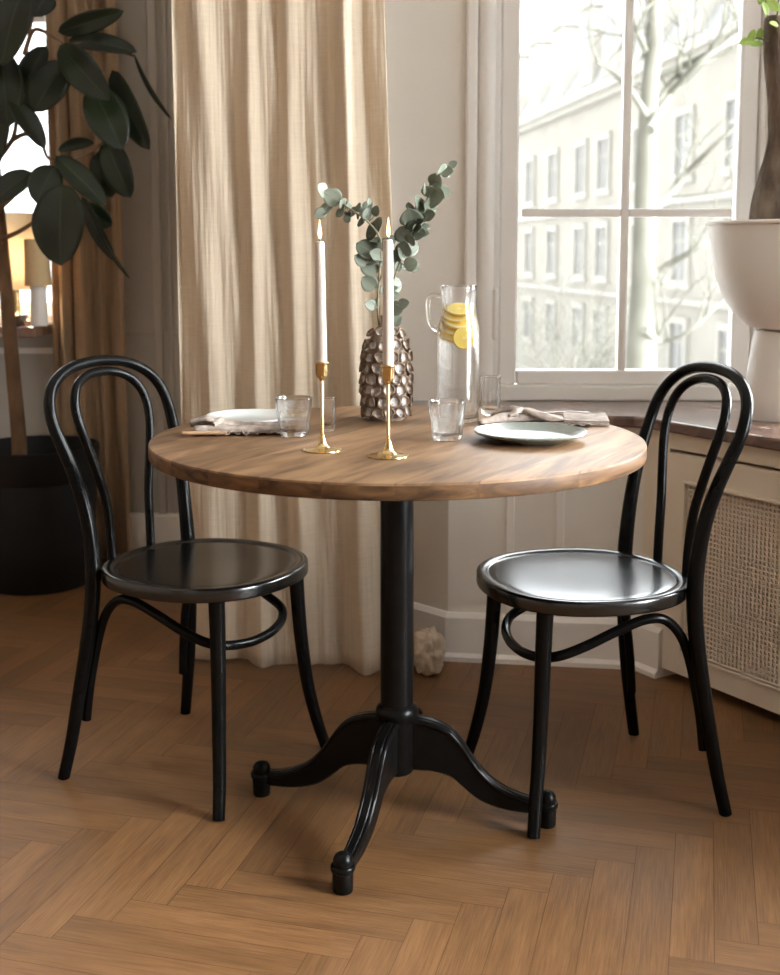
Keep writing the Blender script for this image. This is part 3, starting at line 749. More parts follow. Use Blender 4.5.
def tumbler(x, y, rt, rb, h, label, rz=0, facets=9, group=None, thick=.0026):
    t_ = empty('drinking_glass', (x, y, T0), rz, label, 'glass', group)
    m = MB()
    def fn(a, r, z):
        if facets and z < h*.62 and r > 0:
            k = 2*PI/facets; q = (a % k) - k/2; f = math.cos(k/2)/math.cos(q)
            w = min(1, (h*.62-z)/(h*.10)); return r*(1 - w*(1-f)*.8)
        return r
    out = [(rb + (rt-rb)*(z/h), z) for z in (0, .004, h*.2, h*.4, h*.52, h*.6, h*.64, h*.8, h-.001)]
    m.lathe([(0,0),(rb-.003,0),(rb-.0005,.0018)] + out[1:] + [(rt-.0006,h),(rt-thick+.0006,h),(rt-thick,h-.001)] + [(rb + (rt-rb)*(z/h)-thick-.0009, z) for z in (h*.8, h*.6, h*.4, .016)] + [(rb-.009,.010),(0,.0095)], 72, fn=fn)
    m.build('glass_body', M_glass, t_, angle=25)
    return t_
tumbler(-.181, 2.199, .0362, .0275, .073, 'clear glass tumbler at the end of the left napkin', .2)
g2 = tumbler(.105, 2.151, .0350, .0275, .073, 'clear glass tumbler half full of water, in front of the carafe')
mb = MB(); rb, rt, h = .0275, .0350, .073
mb.lathe([(0,.0102),(.0180,.0106),(.0232,.0165),(rb+(rt-rb)*.3-.0041,h*.3),(rb+(rt-rb)*.52-.0041,h*.52),(rb+(rt-rb)*.56-.0041,h*.555),(0,h*.55)], 48)
o = mb.build('water', M_water, None, angle=30, loc=(.105, 2.151, T0)); tag(o, 'water half filling the tumbler in front of the carafe', 'water', kind='stuff')
# two slim glasses standing further back
tumbler(-.120, 2.262, .0150, .0135, .066, 'slim clear glass half hidden behind the stem of the left candlestick', 0, 0, thick=.0018)
tumbler(.214, 2.50, .0215, .0190, .082, 'slim clear glass beside the carafe, in front of the window frame', 0, 0, thick=.002)

# carafe
ca = empty('carafe', (.139, 2.40, T0), 0, 'tall clear glass carafe of water with a side handle and flared mouth', 'carafe')
cprof = [(.0425,.004),(.0428,.03),(.0430,.10),(.0430,.165),(.0426,.180),(.0408,.195),(.0375,.210),(.0345,.222),(.0330,.234),(.0332,.246),(.0350,.262),(.0372,.2755)]
mb = MB(); th = .0022
mb.lathe([(0,0),(.0395,0),(.0415,.001)] + cprof + [(.0368,.2768),(.0355,.2762)] + [(r-th, z) for r, z in cprof[::-1] if z > .012] + [(.0395,.0125),(.036,.0085),(0,.0080)], 64)
mb.build('glass_body', M_glass, ca, angle=50)
mb = MB(); mb.tube(smooth_path([(-.0355,-.006,.2545),(-.050,-.006,.2575),(-.0595,-.006,.252),(-.0620,-.006,.236),(-.0605,-.006,.214),(-.0560,-.006,.198),(-.0480,-.006,.190),(-.0415,-.006,.187)], 6), [.0050]*49, 12)
mb.build('handle', M_glass, ca, angle=60)
mb = MB(); g = .0006
cw = [(r-th-g, z) for r, z in cprof if .012 < z < .236]
mb.lathe([(0,.0088),(.0355,.0093),(.0388,.0132)] + cw + [(.0331-th-g,.2375),(0,.2370)], 64)
o = mb.build('water', M_water, None, angle=50, loc=(.139, 2.40, T0)); tag(o, 'water filling the tall carafe with lemon slices', 'water', kind='stuff')
# lemon slices in the neck of the carafe
def lemon_slice(loc, rot, r, label, th_=.006):
    t_ = empty('lemon_slice', loc, 0, label, 'lemon slice', 'lemon slices in the carafe'); t_.rotation_euler = rot
    m = MB(); m.lathe([(0,-th_/2),(r-.0012,-th_/2),(r-.0012,th_/2),(0,th_/2)], 36); m.build('flesh', M_lemon, t_, angle=40)
    m = MB(); m.lathe([(r-.0012,-th_/2+.0003),(r,-th_/2+.001),(r,th_/2-.001),(r-.0012,th_/2-.0003)], 36, close=True); m.build('rind', M_rind, t_, angle=60)
cx, cy = .139, 2.40
lemon_slice((cx+.001, cy+.002, T0+.2275), (.46,.03,0), .0250, 'topmost lemon slice lying at the water line of the carafe')
lemon_slice((cx-.002, cy+.003, T0+.2155), (.50,-.04,0), .0270, 'lemon slice tilted in the carafe just under the topmost one')
lemon_slice((cx+.002, cy+.003, T0+.2035), (.52,.04,0), .0295, 'third lemon slice from the top of the carafe')
lemon_slice((cx-.003, cy+.006, T0+.1910), (.55,-.05,0), .0300, 'lemon slice tilted behind the one facing out of the carafe')
lemon_slice((cx+.009, cy-.0290, T0+.172), (1.40,.10,.12), .0222, 'round lemon slice facing out through the glass of the carafe')
lemon_slice((cx-.006, cy+.009, T0+.1780), (.56,.05,0), .0290, 'lemon slice just above and behind the round one in the carafe')

# candlesticks and candles
def candlestick(x, y, rz, label):
    t_ = empty('candlestick', (x, y, T0), rz, label, 'candlestick', 'brass candlesticks')
    m = MB(); m.lathe([(0,0),(.0340,0),(.0348,.0008),(.0345,.0020),(.030,.0030),(.020,.0042),(.0125,.0065),(.0090,.0105),(.0068,.0160),(.0052,.0240),(.0042,.0270),(0,.0275)], 48); m.build('base', M_brass, t_)
    m = MB(); m.lathe([(0,.026),(.0033,.026),(.0030,.06),(.0031,.127),(0,.127)], 20); m.build('stem', M_brass, t_)
    m = MB(); m.lathe([(0,.122),(.0035,.122),(.0048,.1255),(.0085,.1285),(.0105,.132),(.0107,.150),(.0118,.1525),(.0128,.1535),(.0128,.1548),(.0112,.1552),(.0096,.1545),(.0094,.134),(0,.134)], 32); m.build('cup', M_brass, t_)
    return t_
candlestick(-.1180, 2.033, 0, 'brass candlestick nearer the left napkin')
candlestick(-.003, 1.972, 0, 'brass candlestick in front of the shell vase')
def candle(x, y, tilt, h, label):
    t_ = empty('taper_candle', (x, y, T0+.1348), 0, label, 'candle', 'lit white taper candles'); t_.rotation_euler = tilt
    m = MB(); m.lathe([(0,0),(.0090,0),(.0092,.02),(.0092,h*.3),(.0084,h-.006),(.0078,h-.001),(.006,h+.0005),(.002,h-.002),(0,h-.002)], 32); m.build('wax_body', M_wax, t_)
    m = MB(); m.tube([(0,0,h-.003),(.0003,0,h+.004),(.0012,0,h+.009)], .0008, 8); m.build('wick', M_wick, t_)
    m = MB(); m.lathe([(0,h+.004),(.0020,h+.006),(.0031,h+.010),(.0033,h+.014),(.0026,h+.021),(.0014,h+.029),(.0005,h+.035),(0,h+.038)], 20, (.0008,0,0)); m.build('flame', M_flame, t_)
    return t_
candle(-.1180, 2.033, (0, math.radians(-.55), 0), .226, 'lit white taper candle in the left candlestick, in front of the curtain')
candle(-.003, 1.972, (0, math.radians(-.1), 0), .228, 'lit white taper candle in front of the shell vase')

# vase of shells
VX, VY = -.008, 2.425
va = empty('vase', (VX, VY, T0), 0, 'vase covered in rows of small pearly shells with eucalyptus', 'vase')
def vr(z):  # body radius
    P = [(0,.036),(.02,.0405),(.06,.0425),(.12,.0415),(.15,.038),(.175,.030),(.188,.018),(.196,.0118),(.215,.0118)]
    for (a, b), (c, d) in zip(P, P[1:]):
        if a <= z <= c: return b + (d-b)*(z-a)/(c-a)
    return .012
mb = MB(); zs = [i*.215/40 for i in range(41)]
mb.lathe([(0,0)] + [(vr(z), z) for z in zs] + [(.0105,.216),(.0095,.214),(.0095,.12),(0,.12)], 40); mb.build('vase_body', M_vase, va)
# shell cup: opens toward local +x
def shell_mesh():
    m = MB(); lay = m.b.verts.layers.float.new('inside')
    prof_in = [(0,.0012),(.003,.0015),(.006,.0028),(.009,.0058),(.0106,.0092),(.0112,.0108)]
    prof_out = [(.0131,.0100),(.0120,.0070),(.0090,.0030),(.0050,.0),(0,-.0008)]
    seg = 18
    def q(a, r): 
        k = 1 + .07*math.sin(3*a+.5) + .05*math.sin(5*a+2); return r*k
    prev = None
    for i, (r, h) in enumerate(prof_in + prof_out):
        ins = 1. if i < len(prof_in)-1 else (.35 if i == len(prof_in)-1 else 0.)
        ring = []
        for k in range(1 if r == 0 else seg):
            a = 2*PI*k/seg; v = m.b.verts.new((h, q(a, r)*math.cos(a), q(a, r)*math.sin(a)*1.08)); v[lay] = ins; ring.append(v)
        if prev:
            for k in range(seg):
                if len(prev) == 1: m.face([prev[0], ring[k], ring[(k+1) % seg]])
                elif len(ring) == 1: m.face([prev[k], prev[(k+1) % seg], ring[0]])
                else: m.face([prev[k], ring[k], ring[(k+1) % seg], prev[(k+1) % seg]])
        prev = ring
    # small dark knob low in the cup
    m2 = bmesh.ops.create_icosphere(m.b, subdivisions=1, radius=.0016, matrix=Matrix.Translation((.0034, .001, -.0052)))
    for v in m2['verts']: v[lay] = 0.
    return m.build('shell', M_shell, va, angle=60)
s0 = shell_mesh(); first = True
rs = random.Random(3)
for row in range(8):
    z = .0175 + row*.0228; n_ = 13 if row < 5 else (12 if row == 5 else (11 if row == 6 else 8))
    for k in range(n_):
        a = 2*PI*(k + .5*(row % 2) + rs.uniform(-.10,.10))/n_
        if first: o = s0; first = False
        else: o = s0.copy(); COL.objects.link(o)
        r_ = vr(z) + .0022; lean = math.radians(rs.uniform(-4, 22) + (28 if row >= 7 else 0))
        zz = z + rs.uniform(-.002,.002)
        o.location = (r_*math.cos(a), r_*math.sin(a), zz)
        o.rotation_euler = Euler((rs.uniform(-.9,.9), -lean, a + rs.uniform(-.14,.14)), 'XYZ'); sc = rs.uniform(.86, 1.0) * (.92 if row >= 6 else 1); o.scale = (sc, sc, sc)

# eucalyptus
def round_leaf(m, base, d, nrm, L, W, cup=.18):
    d = d.normalized(); nrm = (nrm - d*nrm.dot(d)).normalized(); sd = d.cross(nrm)
    uvl = m.b.loops.layers.uv.get('leaf') or m.b.loops.layers.uv.new('leaf')
    nu, nv = 8, 6; V = []
    for i in range(nu+1):
        u = i/nu; w = W*.5*math.sin(PI*min(1, max(0, u))**.85)**.62 if 0 < u < 1 else 0
        row = []
        for j in range(nv+1):
            v = 2*j/nv-1
            row.append(m.b.verts.new(base + d*(L*u) + sd*(w*v) + nrm*(cup*W*(v*v)*.5*(w/(W*.5)) - cup*L*.5*(u-.3)**2)))
        V.append(row)
    for i in range(nu):
        for j in range(nv):
            f = m.face([V[i][j], V[i+1][j], V[i+1][j+1], V[i][j+1]])
            if f:
                for lp, (a, b) in zip(f.loops, ((i,j),(i+1,j),(i+1,j+1),(i,j+1))): lp[uvl].uv = (a/nu, 2*b/nv-1)
def sprig(stem_px, leaves, seed, label):
    r = random.Random(seed)
    stem = [Vector((VX, VY, T0+.13))] + [at(u, w, VY + dy) for u, w, dy in stem_px]
    path = [Vector(p) for p in smooth_path([tuple(p) for p in stem], 6)]
    t_ = empty('eucalyptus_sprig', tuple(stem[0]), 0, label, 'eucalyptus', 'eucalyptus sprigs in the vase')
    off = stem[0]
    m = MB(); m.tube([p-off for p in path], [.0024 - .0012*i/(len(path)-1) for i in range(len(path))], 10); m.build('stem', M_eucstem, t_)
    m = MB()
    extra = [(u + r.uniform(-7,7), w + r.uniform(-7,7), rp*r.uniform(.6,.9)) for u, w, rp in leaves if r.random() < .75]
    for u, w, rp in leaves + extra:
        c = at(u, w, VY + r.uniform(-.022, .022)); R_ = rp/489*1.15
        # leaf root: nearest stem point
        q = min(path, key=lambda p: (p-c).length); d = (c-q)
        tang = Vector((0,0,1)); i = path.index(q)
        if 0 < i < len(path)-1: tang = (path[i+1]-path[i-1]).normalized()
        if d.length < .004: d = tang
        d = (d.normalized() + tang*.5).normalized()
        nrm = Vector((r.uniform(-.7,.7), -1, r.uniform(-.25,.75)))
        L = R_*2.0
        root = c - d*(L*.5)
        round_leaf(m, root-off, d, nrm, L, L*r.uniform(.82,.98))
        m.tube([q-off, (q+root)*.5-off, root + d*.002-off], .0007, 5)
    m.build('foliage', M_euc, t_, angle=180, solid=.0006)
sprig([(378,316,0),(379,280,-.004),(381,250,-.008),(379,236,-.01),(368,222,-.01),(352,210,-.012),(336,200,-.012),(320,190,-.014)],
      [(322,190,7),(332,197,9),(326,209,7),(347,203,6),(350,214,9),(340,213,5),(361,222,6),(367,214,6),(368,205,5),(376,211,5),(376,226,11),(367,249,11),(374,240,7),(361,260,7),(369,267,9),(369,283,8),(370,305,6),(379,279,5),(376,255,7),(383,262,7),(386,243,6),(384,290,5),(358,208,6),(342,203,6)],
      2, 'eucalyptus sprig bending over to the left behind the candle flames')
sprig([(384,316,0),(391,288,.004),(400,262,.006),(409,240,.008),(417,220,.008),(428,197,.01),(437,180,.01),(445,167,.01)],
      [(441,169,7),(447,171,6),(436,181,9),(437,198,10),(425,188,6),(423,204,7),(430,192,8),(417,201,7),(423,210,9),(411,217,11),(422,220,7),(404,234,10),(418,233,8),(424,234,5),(404,249,9),(411,248,8),(394,256,7),(411,264,7),(396,285,7),(394,295,5),(397,308,7),(396,320,6),(430,207,7),(400,266,6),(414,226,8)],
      5, 'eucalyptus sprig standing up to the right of the candles')

# napkins : crumpled linen, built from overlapping wavy folds
def napkin(name, loc, rz, label, seed, rolls, flat, ruff=.004, taper=.2):
    """crumpled linen: a ruffled under-layer and loosely rolled folds with open spiral ends; rolls = (path of (x, y, z), radius, turns, start angle)"""
    t_ = empty(name, loc, rz, label, 'napkin')
    L, W = flat
    def fn(u, v):
        x = (u-.5)*L; y = (v-.5)*W; e_ = abs(2*v-1)**4
        x += .010*noise.noise(Vector((y*40, seed, x*12))); y += .008*noise.noise(Vector((x*38, y*10, seed+4)))
        z = .0024 + .004*max(0, noise.noise(Vector((x*34, y*46, seed*1.3)))) + e_*ruff*(1+math.sin(x*330 + 3*noise.noise(Vector((x*30, 0, seed)))))
        return Vector((x, y, z))
    m = MB(); m.grid(fn, 110, 26); m.build('under_layer', M_napkin, t_, angle=180, solid=.0014)
    for k, (path, r0, turns, a0) in enumerate(rolls):
        pts = smooth_path(path, 9); n_ = len(pts)-1
        def sw(u, v):
            f = u*n_; i = min(int(f), n_-1); w_ = f-i
            p = Vector(pts[i]).lerp(Vector(pts[i+1]), w_); d = Vector(pts[i+1]) - Vector(pts[i]); d.z = 0; d.normalize(); sd = Vector((-d.y, d.x, 0))
            a = a0 + v*turns*2*PI + .5*noise.noise(Vector((u*3, k, seed)))
            rr = r0*(.42 + .58*v)*(1 - taper + taper*min(1, 4*min(u, 1-u)))*(1 + .30*noise.noise(Vector((math.cos(a)*1.3 + seed, math.sin(a)*1.3 + k*3, u*5))) + .10*math.sin(u*23 + k))
            q = p + sd*(rr*1.25*math.cos(a)) + Vector((0, 0, rr*math.sin(a)))
            q.z = max(.0012, q.z); return q
        m = MB(); m.grid(sw, n_, 40); m.build('rolled_fold', M_napkin, t_, angle=180, solid=.0012)
    return t_
napkin('napkin', (-.285, 2.225, T0), .10, 'rolled grey linen napkin in front of the pale plate', 3,
       [([(-.086,-.014,.012),(-.045,-.012,.012),(.0,-.010,.010),(.045,-.006,.009),(.090,-.002,.011)], .0105, 1.6, 2.6),
        ([(-.092,.014,.019),(-.070,.006,.024),(-.045,.004,.021),(-.015,.012,.014),(.03,.016,.011),(.075,.012,.010)], .0105, 1.4, .5),
        ([(-.052,-.016,.020),(-.040,.000,.026),(-.036,.018,.024)], .0075, 1.3, 4.0)], (.180, .056))
napkin('napkin', (.292, 2.36, T0), -.02, 'crumpled grey linen napkin behind the speckled plate', 8,
       [([(-.115,-.050,.009),(-.08,-.022,.012),(-.04,.0,.014),(.01,.012,.011),(.06,.014,.007)], .0105, 1.3, 2.2),
        ([(-.085,.026,.014),(-.050,.024,.021),(-.018,.006,.022),(.02,-.010,.014),(.07,-.012,.007)], .0100, 1.4, .8),
        ([(-.055,-.020,.018),(-.030,.004,.027),(-.012,.026,.019)], .0075, 1.2, 3.6)], (.215, .090), .002, .75)

def knife(loc, rz, rx, L, label, hm, cat='knife'):
    t_ = empty('table_knife', loc, rz, label, cat); t_.rotation_euler = (0, rx, rz)
    m = MB(); hl = L*.42
    rings = []
    for f in (0, .08, .3, .7, .95, 1):
        w = (.0035, .0062, .0068, .0058, .0050, .0042)[(0, .08, .3, .7, .95, 1).index(f)]
        rings.append([(-L/2 + hl*f, w*math.cos(a), .0045 + .0036*math.sin(a)) for a in [2*PI*j/12 for j in range(12)]])
    m.rings(rings); m.build('handle', hm, t_)
    m = MB(); rings = []
    for f in (0, .1, .5, .85, .96, 1):
        w0 = -.0045 + .002*f; w1 = (.0045, .007, .0085, .0078, .005, .001)[(0, .1, .5, .85, .96, 1).index(f)]
        x = -L/2 + hl + (L-hl)*f
        rings.append([(x, w0, .0040), (x, w1, .0042), (x, w1, .0052), (x, w0, .0056)])
    m.rings(rings); m.build('blade', M_steel, t_, angle=30); return t_
knife((-.290, 2.198, T0+.0022), .10, 0, .20, 'table knife with a light brown handle lying along the front of the left napkin', M_horn)
def fork(loc, rz, L, label):
    t_ = empty('table_fork', loc, rz, label, 'fork')
    m = MB(); rings = []
    for x, w, z in ((-L/2,.004,.002),(-L*.45,.0060,.0022),(-L*.2,.0038,.003),(L*.1,.0030,.0045),(L*.18,.0050,.004),(L*.25,.0100,.0028),(L*.32,.0112,.0026)):
        rings.append([(x, -w, z), (x, w, z), (x, w, z+.0018), (x, -w, z+.0018)])
    m.rings(rings); m.build('handle', M_steel, t_, angle=40)
    for k in range(4):
        y = -.0092 + k*.00613; m = MB()
        m.tube([(L*.31, y, .0034), (L*.40, y, .0032), (L*.5, y*.95, .0058)], [.0015,.0013,.0006], 8); m.build('tine', M_steel, t_)
    return t_
fork((.345, 2.36, T0+.0190), .10, .18, 'silver fork lying on the crumpled napkin behind the speckled plate')
mb = MB(); mb.box((-.045,-.06,.0012),(.045,.06,.0042)); mb.box((-.045,-.06,.0048),(.044,.059,.0078)); mb.box((-.044,-.059,.0084),(.045,.06,.0115))
o = mb.build('folded_cloth', M_napkin, None, bevel=.0012, loc=(.398, 2.385, T0), rot=(0,0,-.12)); tag(o, 'flat folded taupe cloth under the end of the fork near the table edge', 'cloth')

# ================================================================== PLANTS
# rubber plant in a black pot
PX, PY = -1.175, 3.86
pot = empty('plant_pot', (PX, PY, 0), 0, 'large black round plant pot on the floor behind the left chair', 'pot')
mb = MB(); mb.lathe([(0,0),(.165,0),(.172,.006),(.186,.15),(.200,.355),(.199,.358),(.203,.362),(.207,.455),(.2085,.462),(.204,.466),(.199,.463),(.196,.44),(.192,.36),(.16,.03),(0,.03)], 64); mb.build('pot_body', M_pot, pot, angle=50)
mb = MB(); mb.lathe([(0,.410),(.08,.409),(.16,.405),(.1940,.402)], 40); o = mb.build('soil', M_soil, None, loc=(PX, PY, 0)); tag(o, 'dark soil in the black plant pot', 'soil', kind='stuff')
fg = empty('rubber_plant', (PX-.03, PY, .41), 0, 'tall rubber plant with big dark leaves in the black pot', 'plant')
O = Vector((PX-.03, PY, .41))
FY = 3.78
def ap(u, w, dy=0): return at(u, w, FY+dy) - O
mb = MB(); tr = smooth_path([tuple(ap(19,463,.06)), tuple(ap(19,440,.06)), tuple(ap(13,370,.06)), tuple(ap(6,290,.05)), tuple(ap(1,235,.04)), tuple(ap(-6,160,.04)), tuple(ap(-14,60,.04)), tuple(ap(-22,-60,.04))], 6)
mb.tube(tr, [.026 - .010*i/(len(tr)-1) for i in range(len(tr))], 14); mb.build('trunk', M_figbark, fg)
mb = MB()
for pts in ([(-6,165),(12,140),(17,118),(24,70),(30,30),(38,-5)], [(0,240),(18,232),(34,222),(52,208),(62,188)], [(12,140),(26,134),(40,140),(48,158),(60,160)], [(24,55),(34,30),(52,36),(64,44)], [(52,165),(70,160),(92,150),(104,142)], [(-8,140),(4,150),(14,140)], [(64,46),(90,44),(118,50),(134,56)], [(0,208),(14,196),(28,180)]):
    q = smooth_path([tuple(ap(u, w, .0)) for u, w in pts], 5); mb.tube(q, [.008 - .004*i/(len(q)-1) for i in range(len(q))], 8)
mb.build('branch', M_figbark, fg)
def big_leaf(m, b, tip, wpx, y0=0., y1=0., tw=0., fold=.10, droop=.08):
    B = ap(b[0], b[1], y0); T_ = ap(tip[0], tip[1], y1); d = T_-B; L = d.length; d.normalize()
    W = wpx/F_PX*FY
    view = Vector((0, -1, .18)); n = (view - d*view.dot(d)).normalized(); sd = d.cross(n)
    ca_, sa_ = math.cos(tw), math.sin(tw); n, sd = n*ca_ + sd*sa_, sd*ca_ - n*sa_
    uvl = m.b.loops.layers.uv.get('leaf') or m.b.loops.layers.uv.new('leaf')
    nu, nv = 14, 8; V = []
    for i in range(nu+1):
        u = i/nu; w = W*.5*(math.sin(PI*u**.95)**.56 if 0 < u < 1 else 0); row = []
        for j in range(nv+1):
            v = 2*j/nv-1
            row.append(m.b.verts.new(B + d*(L*u) + sd*(w*v) + n*(fold*W*abs(v)*(w/(W*.5)) + droop*L*(math.sin(PI*u)*.6))))
        V.append(row)
    for i in range(nu):
        for j in range(nv):
            f = m.face([V[i][j], V[i+1][j], V[i+1][j+1], V[i][j+1]])
            if f:
                for lp, (a, c) in zip(f.loops, ((i,j),(i+1,j),(i+1,j+1),(i,j+1))): lp[uvl].uv = (a/nu, 2*c/nv-1)
LV = [((58,32),(124,11),21,0,-.05,.5), ((68,40),(137,52),22,.02,-.04,-.3), ((60,45),(109,100),33,-.04,-.12,.2), ((134,54),(172,120),9,.02,.0,1.0),
      ((112,70),(150,150),30,.03,-.02,.5), ((92,86),(122,150),40,-.02,-.06,-.2), ((106,138),(131,198),33,.02,-.02,.3), ((66,62),(34,112),42,-.03,-.06,.1),
      ((10,96),(45,149),21,-.06,-.12,-.4), ((56,156),(106,206),24,-.05,-.10,-.3), ((98,152),(112,198),28,.03,.02,.2), ((62,184),(61,266),52,-.10,-.16,.1),
      ((54,166),(36,203),32,-.06,-.12,-.2), ((32,172),(-6,202),28,-.04,-.10,.2), ((58,150),(94,143),17,.03,.02,-.5), ((92,212),(130,279),9,.02,.0,.9),
      ((82,196),(116,262),17,.03,.02,.5), ((24,-14),(2,66),46,-.10,-.16,.2), ((48,-6),(34,17),30,-.02,-.06,0), ((46,46),(22,96),30,.0,-.02,.3),
      ((2,50),(8,128),36,-.04,-.08,-.2), ((-2,80),(-14,180),44,-.02,-.06,.1), ((84,206),(112,226),22,.06,.05,.2), ((40,80),(14,110),26,.05,.04,.2),
      ((30,14),(-20,60),40,.05,.04,.1), ((8,-30),(50,-60),30,0,0,0)]
mb = MB()
for b, tip, w, y0, y1, tw in LV: big_leaf(mb, b, tip, w, y0, y1, tw)
mb.build('foliage', M_fig, fg, angle=180, solid=.0015)

# pedestal planter with a cut trunk
QX, QY = 1.018, 3.0
pl = empty('planter', (QX, QY, Z_SILL+.0005), 0, 'white bowl planter on a conical pedestal standing on the marble sill', 'planter')
mb = MB(); mb.lathe([(0,.0),(.114,.0),(.115,.004),(.104,.11),(.094,.19),(.086,.222),(.04,.226),(0,.226)], 64); mb.build('pedestal', M_white, pl, angle=50)
mb = MB(); mb.lathe([(0,.2265),(.060,.2265),(.086,.2275),(.109,.236),(.145,.268),(.172,.310),(.192,.365),(.203,.425),(.208,.470),(.2095,.485),(.2185,.489),(.2190,.494),(.2165,.4965),(.204,.4965),(.200,.490),(.196,.43),(.18,.35),(.12,.262),(.05,.243),(0,.242)], 80); mb.build('bowl', M_white, pl, angle=50)
mb = MB(); mb.lathe([(0,.472),(.1,.470),(.1975,.466)], 40); o = mb.build('soil', M_soil, None, loc=(QX, QY, Z_SILL)); tag(o, 'soil in the white bowl planter', 'soil', kind='stuff')
tt = empty('potted_tree', (.975, QY, Z_SILL+.46), 0, 'thick rough trunk with young green shoots in the white bowl planter', 'plant')
O2 = Vector((.975, QY, Z_SILL+.46))
def a2(u, w, dy=0): return tuple(at(u, w, QY+dy) - O2)
mb = MB(); q = smooth_path([(*a2(777,228),.070),(*a2(776,213),.062),(*a2(775,196),.052),(*a2(776,175),.042),(*a2(778,152),.031),(*a2(779,112),.027),(*a2(777,74),.029),(*a2(775,42),.027),(*a2(774,20),.023),(*a2(774,16),.017)], 5)
rings = []
for i, p in enumerate(q):
    rings.append([(p[0] + p[3]*math.cos(a)*(1+.10*noise.noise(Vector((math.cos(a)*2, math.sin(a)*2, p[2]*14)))), p[1] + p[3]*math.sin(a)*(1+.10*noise.noise(Vector((math.cos(a)*2+5, math.sin(a)*2, p[2]*14)))), p[2]) for a in [2*PI*k/28 for k in range(28)]])
mb.rings(rings); mb.build('trunk', M_bark, tt, angle=180)
mb = MB(); shoots = [[(768,20),(766,5),(768,-25)], [(777,18),(779,-4),(784,-40)], [(768,42),(758,38),(748,42)]]
for s_ in shoots: mb.tube(smooth_path([a2(u, w, -.02) for u, w in s_], 5), .0022, 8)
mb.build('shoot', M_eucstem, tt)
mb = MB(); r5 = random.Random(4)
for (u, w, l) in [(747,42,11),(752,36,9),(757,44,9),(760,34,8),(765,8,9),(772,4,11),(778,8,10),(762,-4,10),(770,-14,12),(782,-8,12),(774,24,7),(786,2,10)]:
    c = Vector(a2(u, w, r5.uniform(-.05,.0))); L = l/390*1.6
    d = Vector((r5.uniform(-1,.3), r5.uniform(-.4,.2), r5.uniform(-.3,.8)))
    round_leaf(mb, c-d.normalized()*L*.5, d, Vector((r5.uniform(-.5,.5),-1,.6)), L, L*.55)
mb.build('foliage', M_young, tt, angle=180, solid=.0006)

# table lamp and small things on the far window sill
LX, LY, LZ = -1.298, 4.12, .8505
lp = empty('table_lamp', (LX, LY, LZ), 0, 'glowing table lamp with a cream shade on the far window sill', 'lamp')
mb = MB(); mb.lathe([(0,0),(.05,0),(.052,.01),(.03,.02),(.012,.04),(.011,.14),(0,.14)], 28); mb.build('base', M_brass, lp)
mb = MB(); mb.lathe([(.105,.120),(.080,.38)], 40); mb.build('lamp_shade', M_shade, lp, angle=180, solid=.001)
mb = MB(); mb.lathe([(0,.15),(.012,.155),(.022,.185),(.02,.21),(0,.225)], 20); mb.build('bulb', M_bulb, lp)
v = empty('table_lamp', (-1.182, 3.985, LZ), 0, 'small lamp with a white column base and tan fabric shade beside the far curtain', 'lamp')
mb = MB(); mb.lathe([(0,0),(.026,0),(.028,.004),(.026,.13),(.02,.14),(0,.14)], 28); mb.build('base', M_white, v)
mb = MB(); mb.lathe([(.044,.135),(.040,.29),(.038,.29),(.042,.135)], 32, close=True); mb.build('lamp_shade', M_fab2, v, angle=50)
mb = MB(); mb.lathe([(0,0),(.022,.0),(.026,.004),(.032,.030),(.033,.036),(.0315,.036),(.024,.008),(0,.008)], 32)
o = mb.build('bowl', M_steel, None, loc=(-1.252, 3.978, LZ)); tag(o, 'small shiny metal bowl on the far window sill', 'bowl')

# ================================================================== OUTDOORS
# long stone facade running away along the street
uF = Vector((-.136, 1)).normalized(); nF = Vector((-1, -.136)).normalized()     # along (away), towards the street
def Fp(y, off=0):
    p = Vector((15 - .136*y, y)) + nF*off; return p
bd = empty('building', (Fp(45).x, 45, -5), 0, 'pale stone building with rows of tall windows and a slate mansard roof across the street', 'building')
IB = Matrix.Translation(-bd.location)
def fbox(m, y0, y1, z0, z1, o0, o1):
    P = [Fp(y0, o0), Fp(y1, o0), Fp(y1, o1), Fp(y0, o1)]
    m.prism([(p.x-bd.location.x, p.y-bd.location.y) for p in P], z0+5, z1+5)
mb = MB(); fbox(mb, 18, 76, -5, 7.4, -9, 0); mb.build('wall', M_facade, bd, smooth=False)
mb = MB(); fbox(mb, 17.7, 76.3, 7.4, 7.75, -9, .55); fbox(mb, 17.8, 76.2, 7.15, 7.4, -9, .3); mb.build('cornice', M_facade_frame, bd, smooth=False)
mb = MB(); fbox(mb, 18, 76, 2.75, 2.98, -1, .16); fbox(mb, 18, 76, -.55, -.35, -1, .16); mb.build('string_course', M_facade_frame, bd, smooth=False)
mb = MB()
P = [(Fp(18,.1), 7.75), (Fp(76,.1), 7.75), (Fp(76,-3.0), 13.2), (Fp(18,-3.0), 13.2)]
pp = [(p.x-bd.location.x, p.y-bd.location.y, z+5) for p, z in P]; qq = [(p[0]+6*.99, p[1]+.8, p[2]) for p in pp]
mb.rings([pp, qq]); mb.build('roof', M_slate, bd, smooth=False)
wy = [23.5, 27.5, 31.4, 35.3, 39.3, 43.3, 47.6, 50.6, 54.9, 59.0, 63.0, 67.0, 71.0]
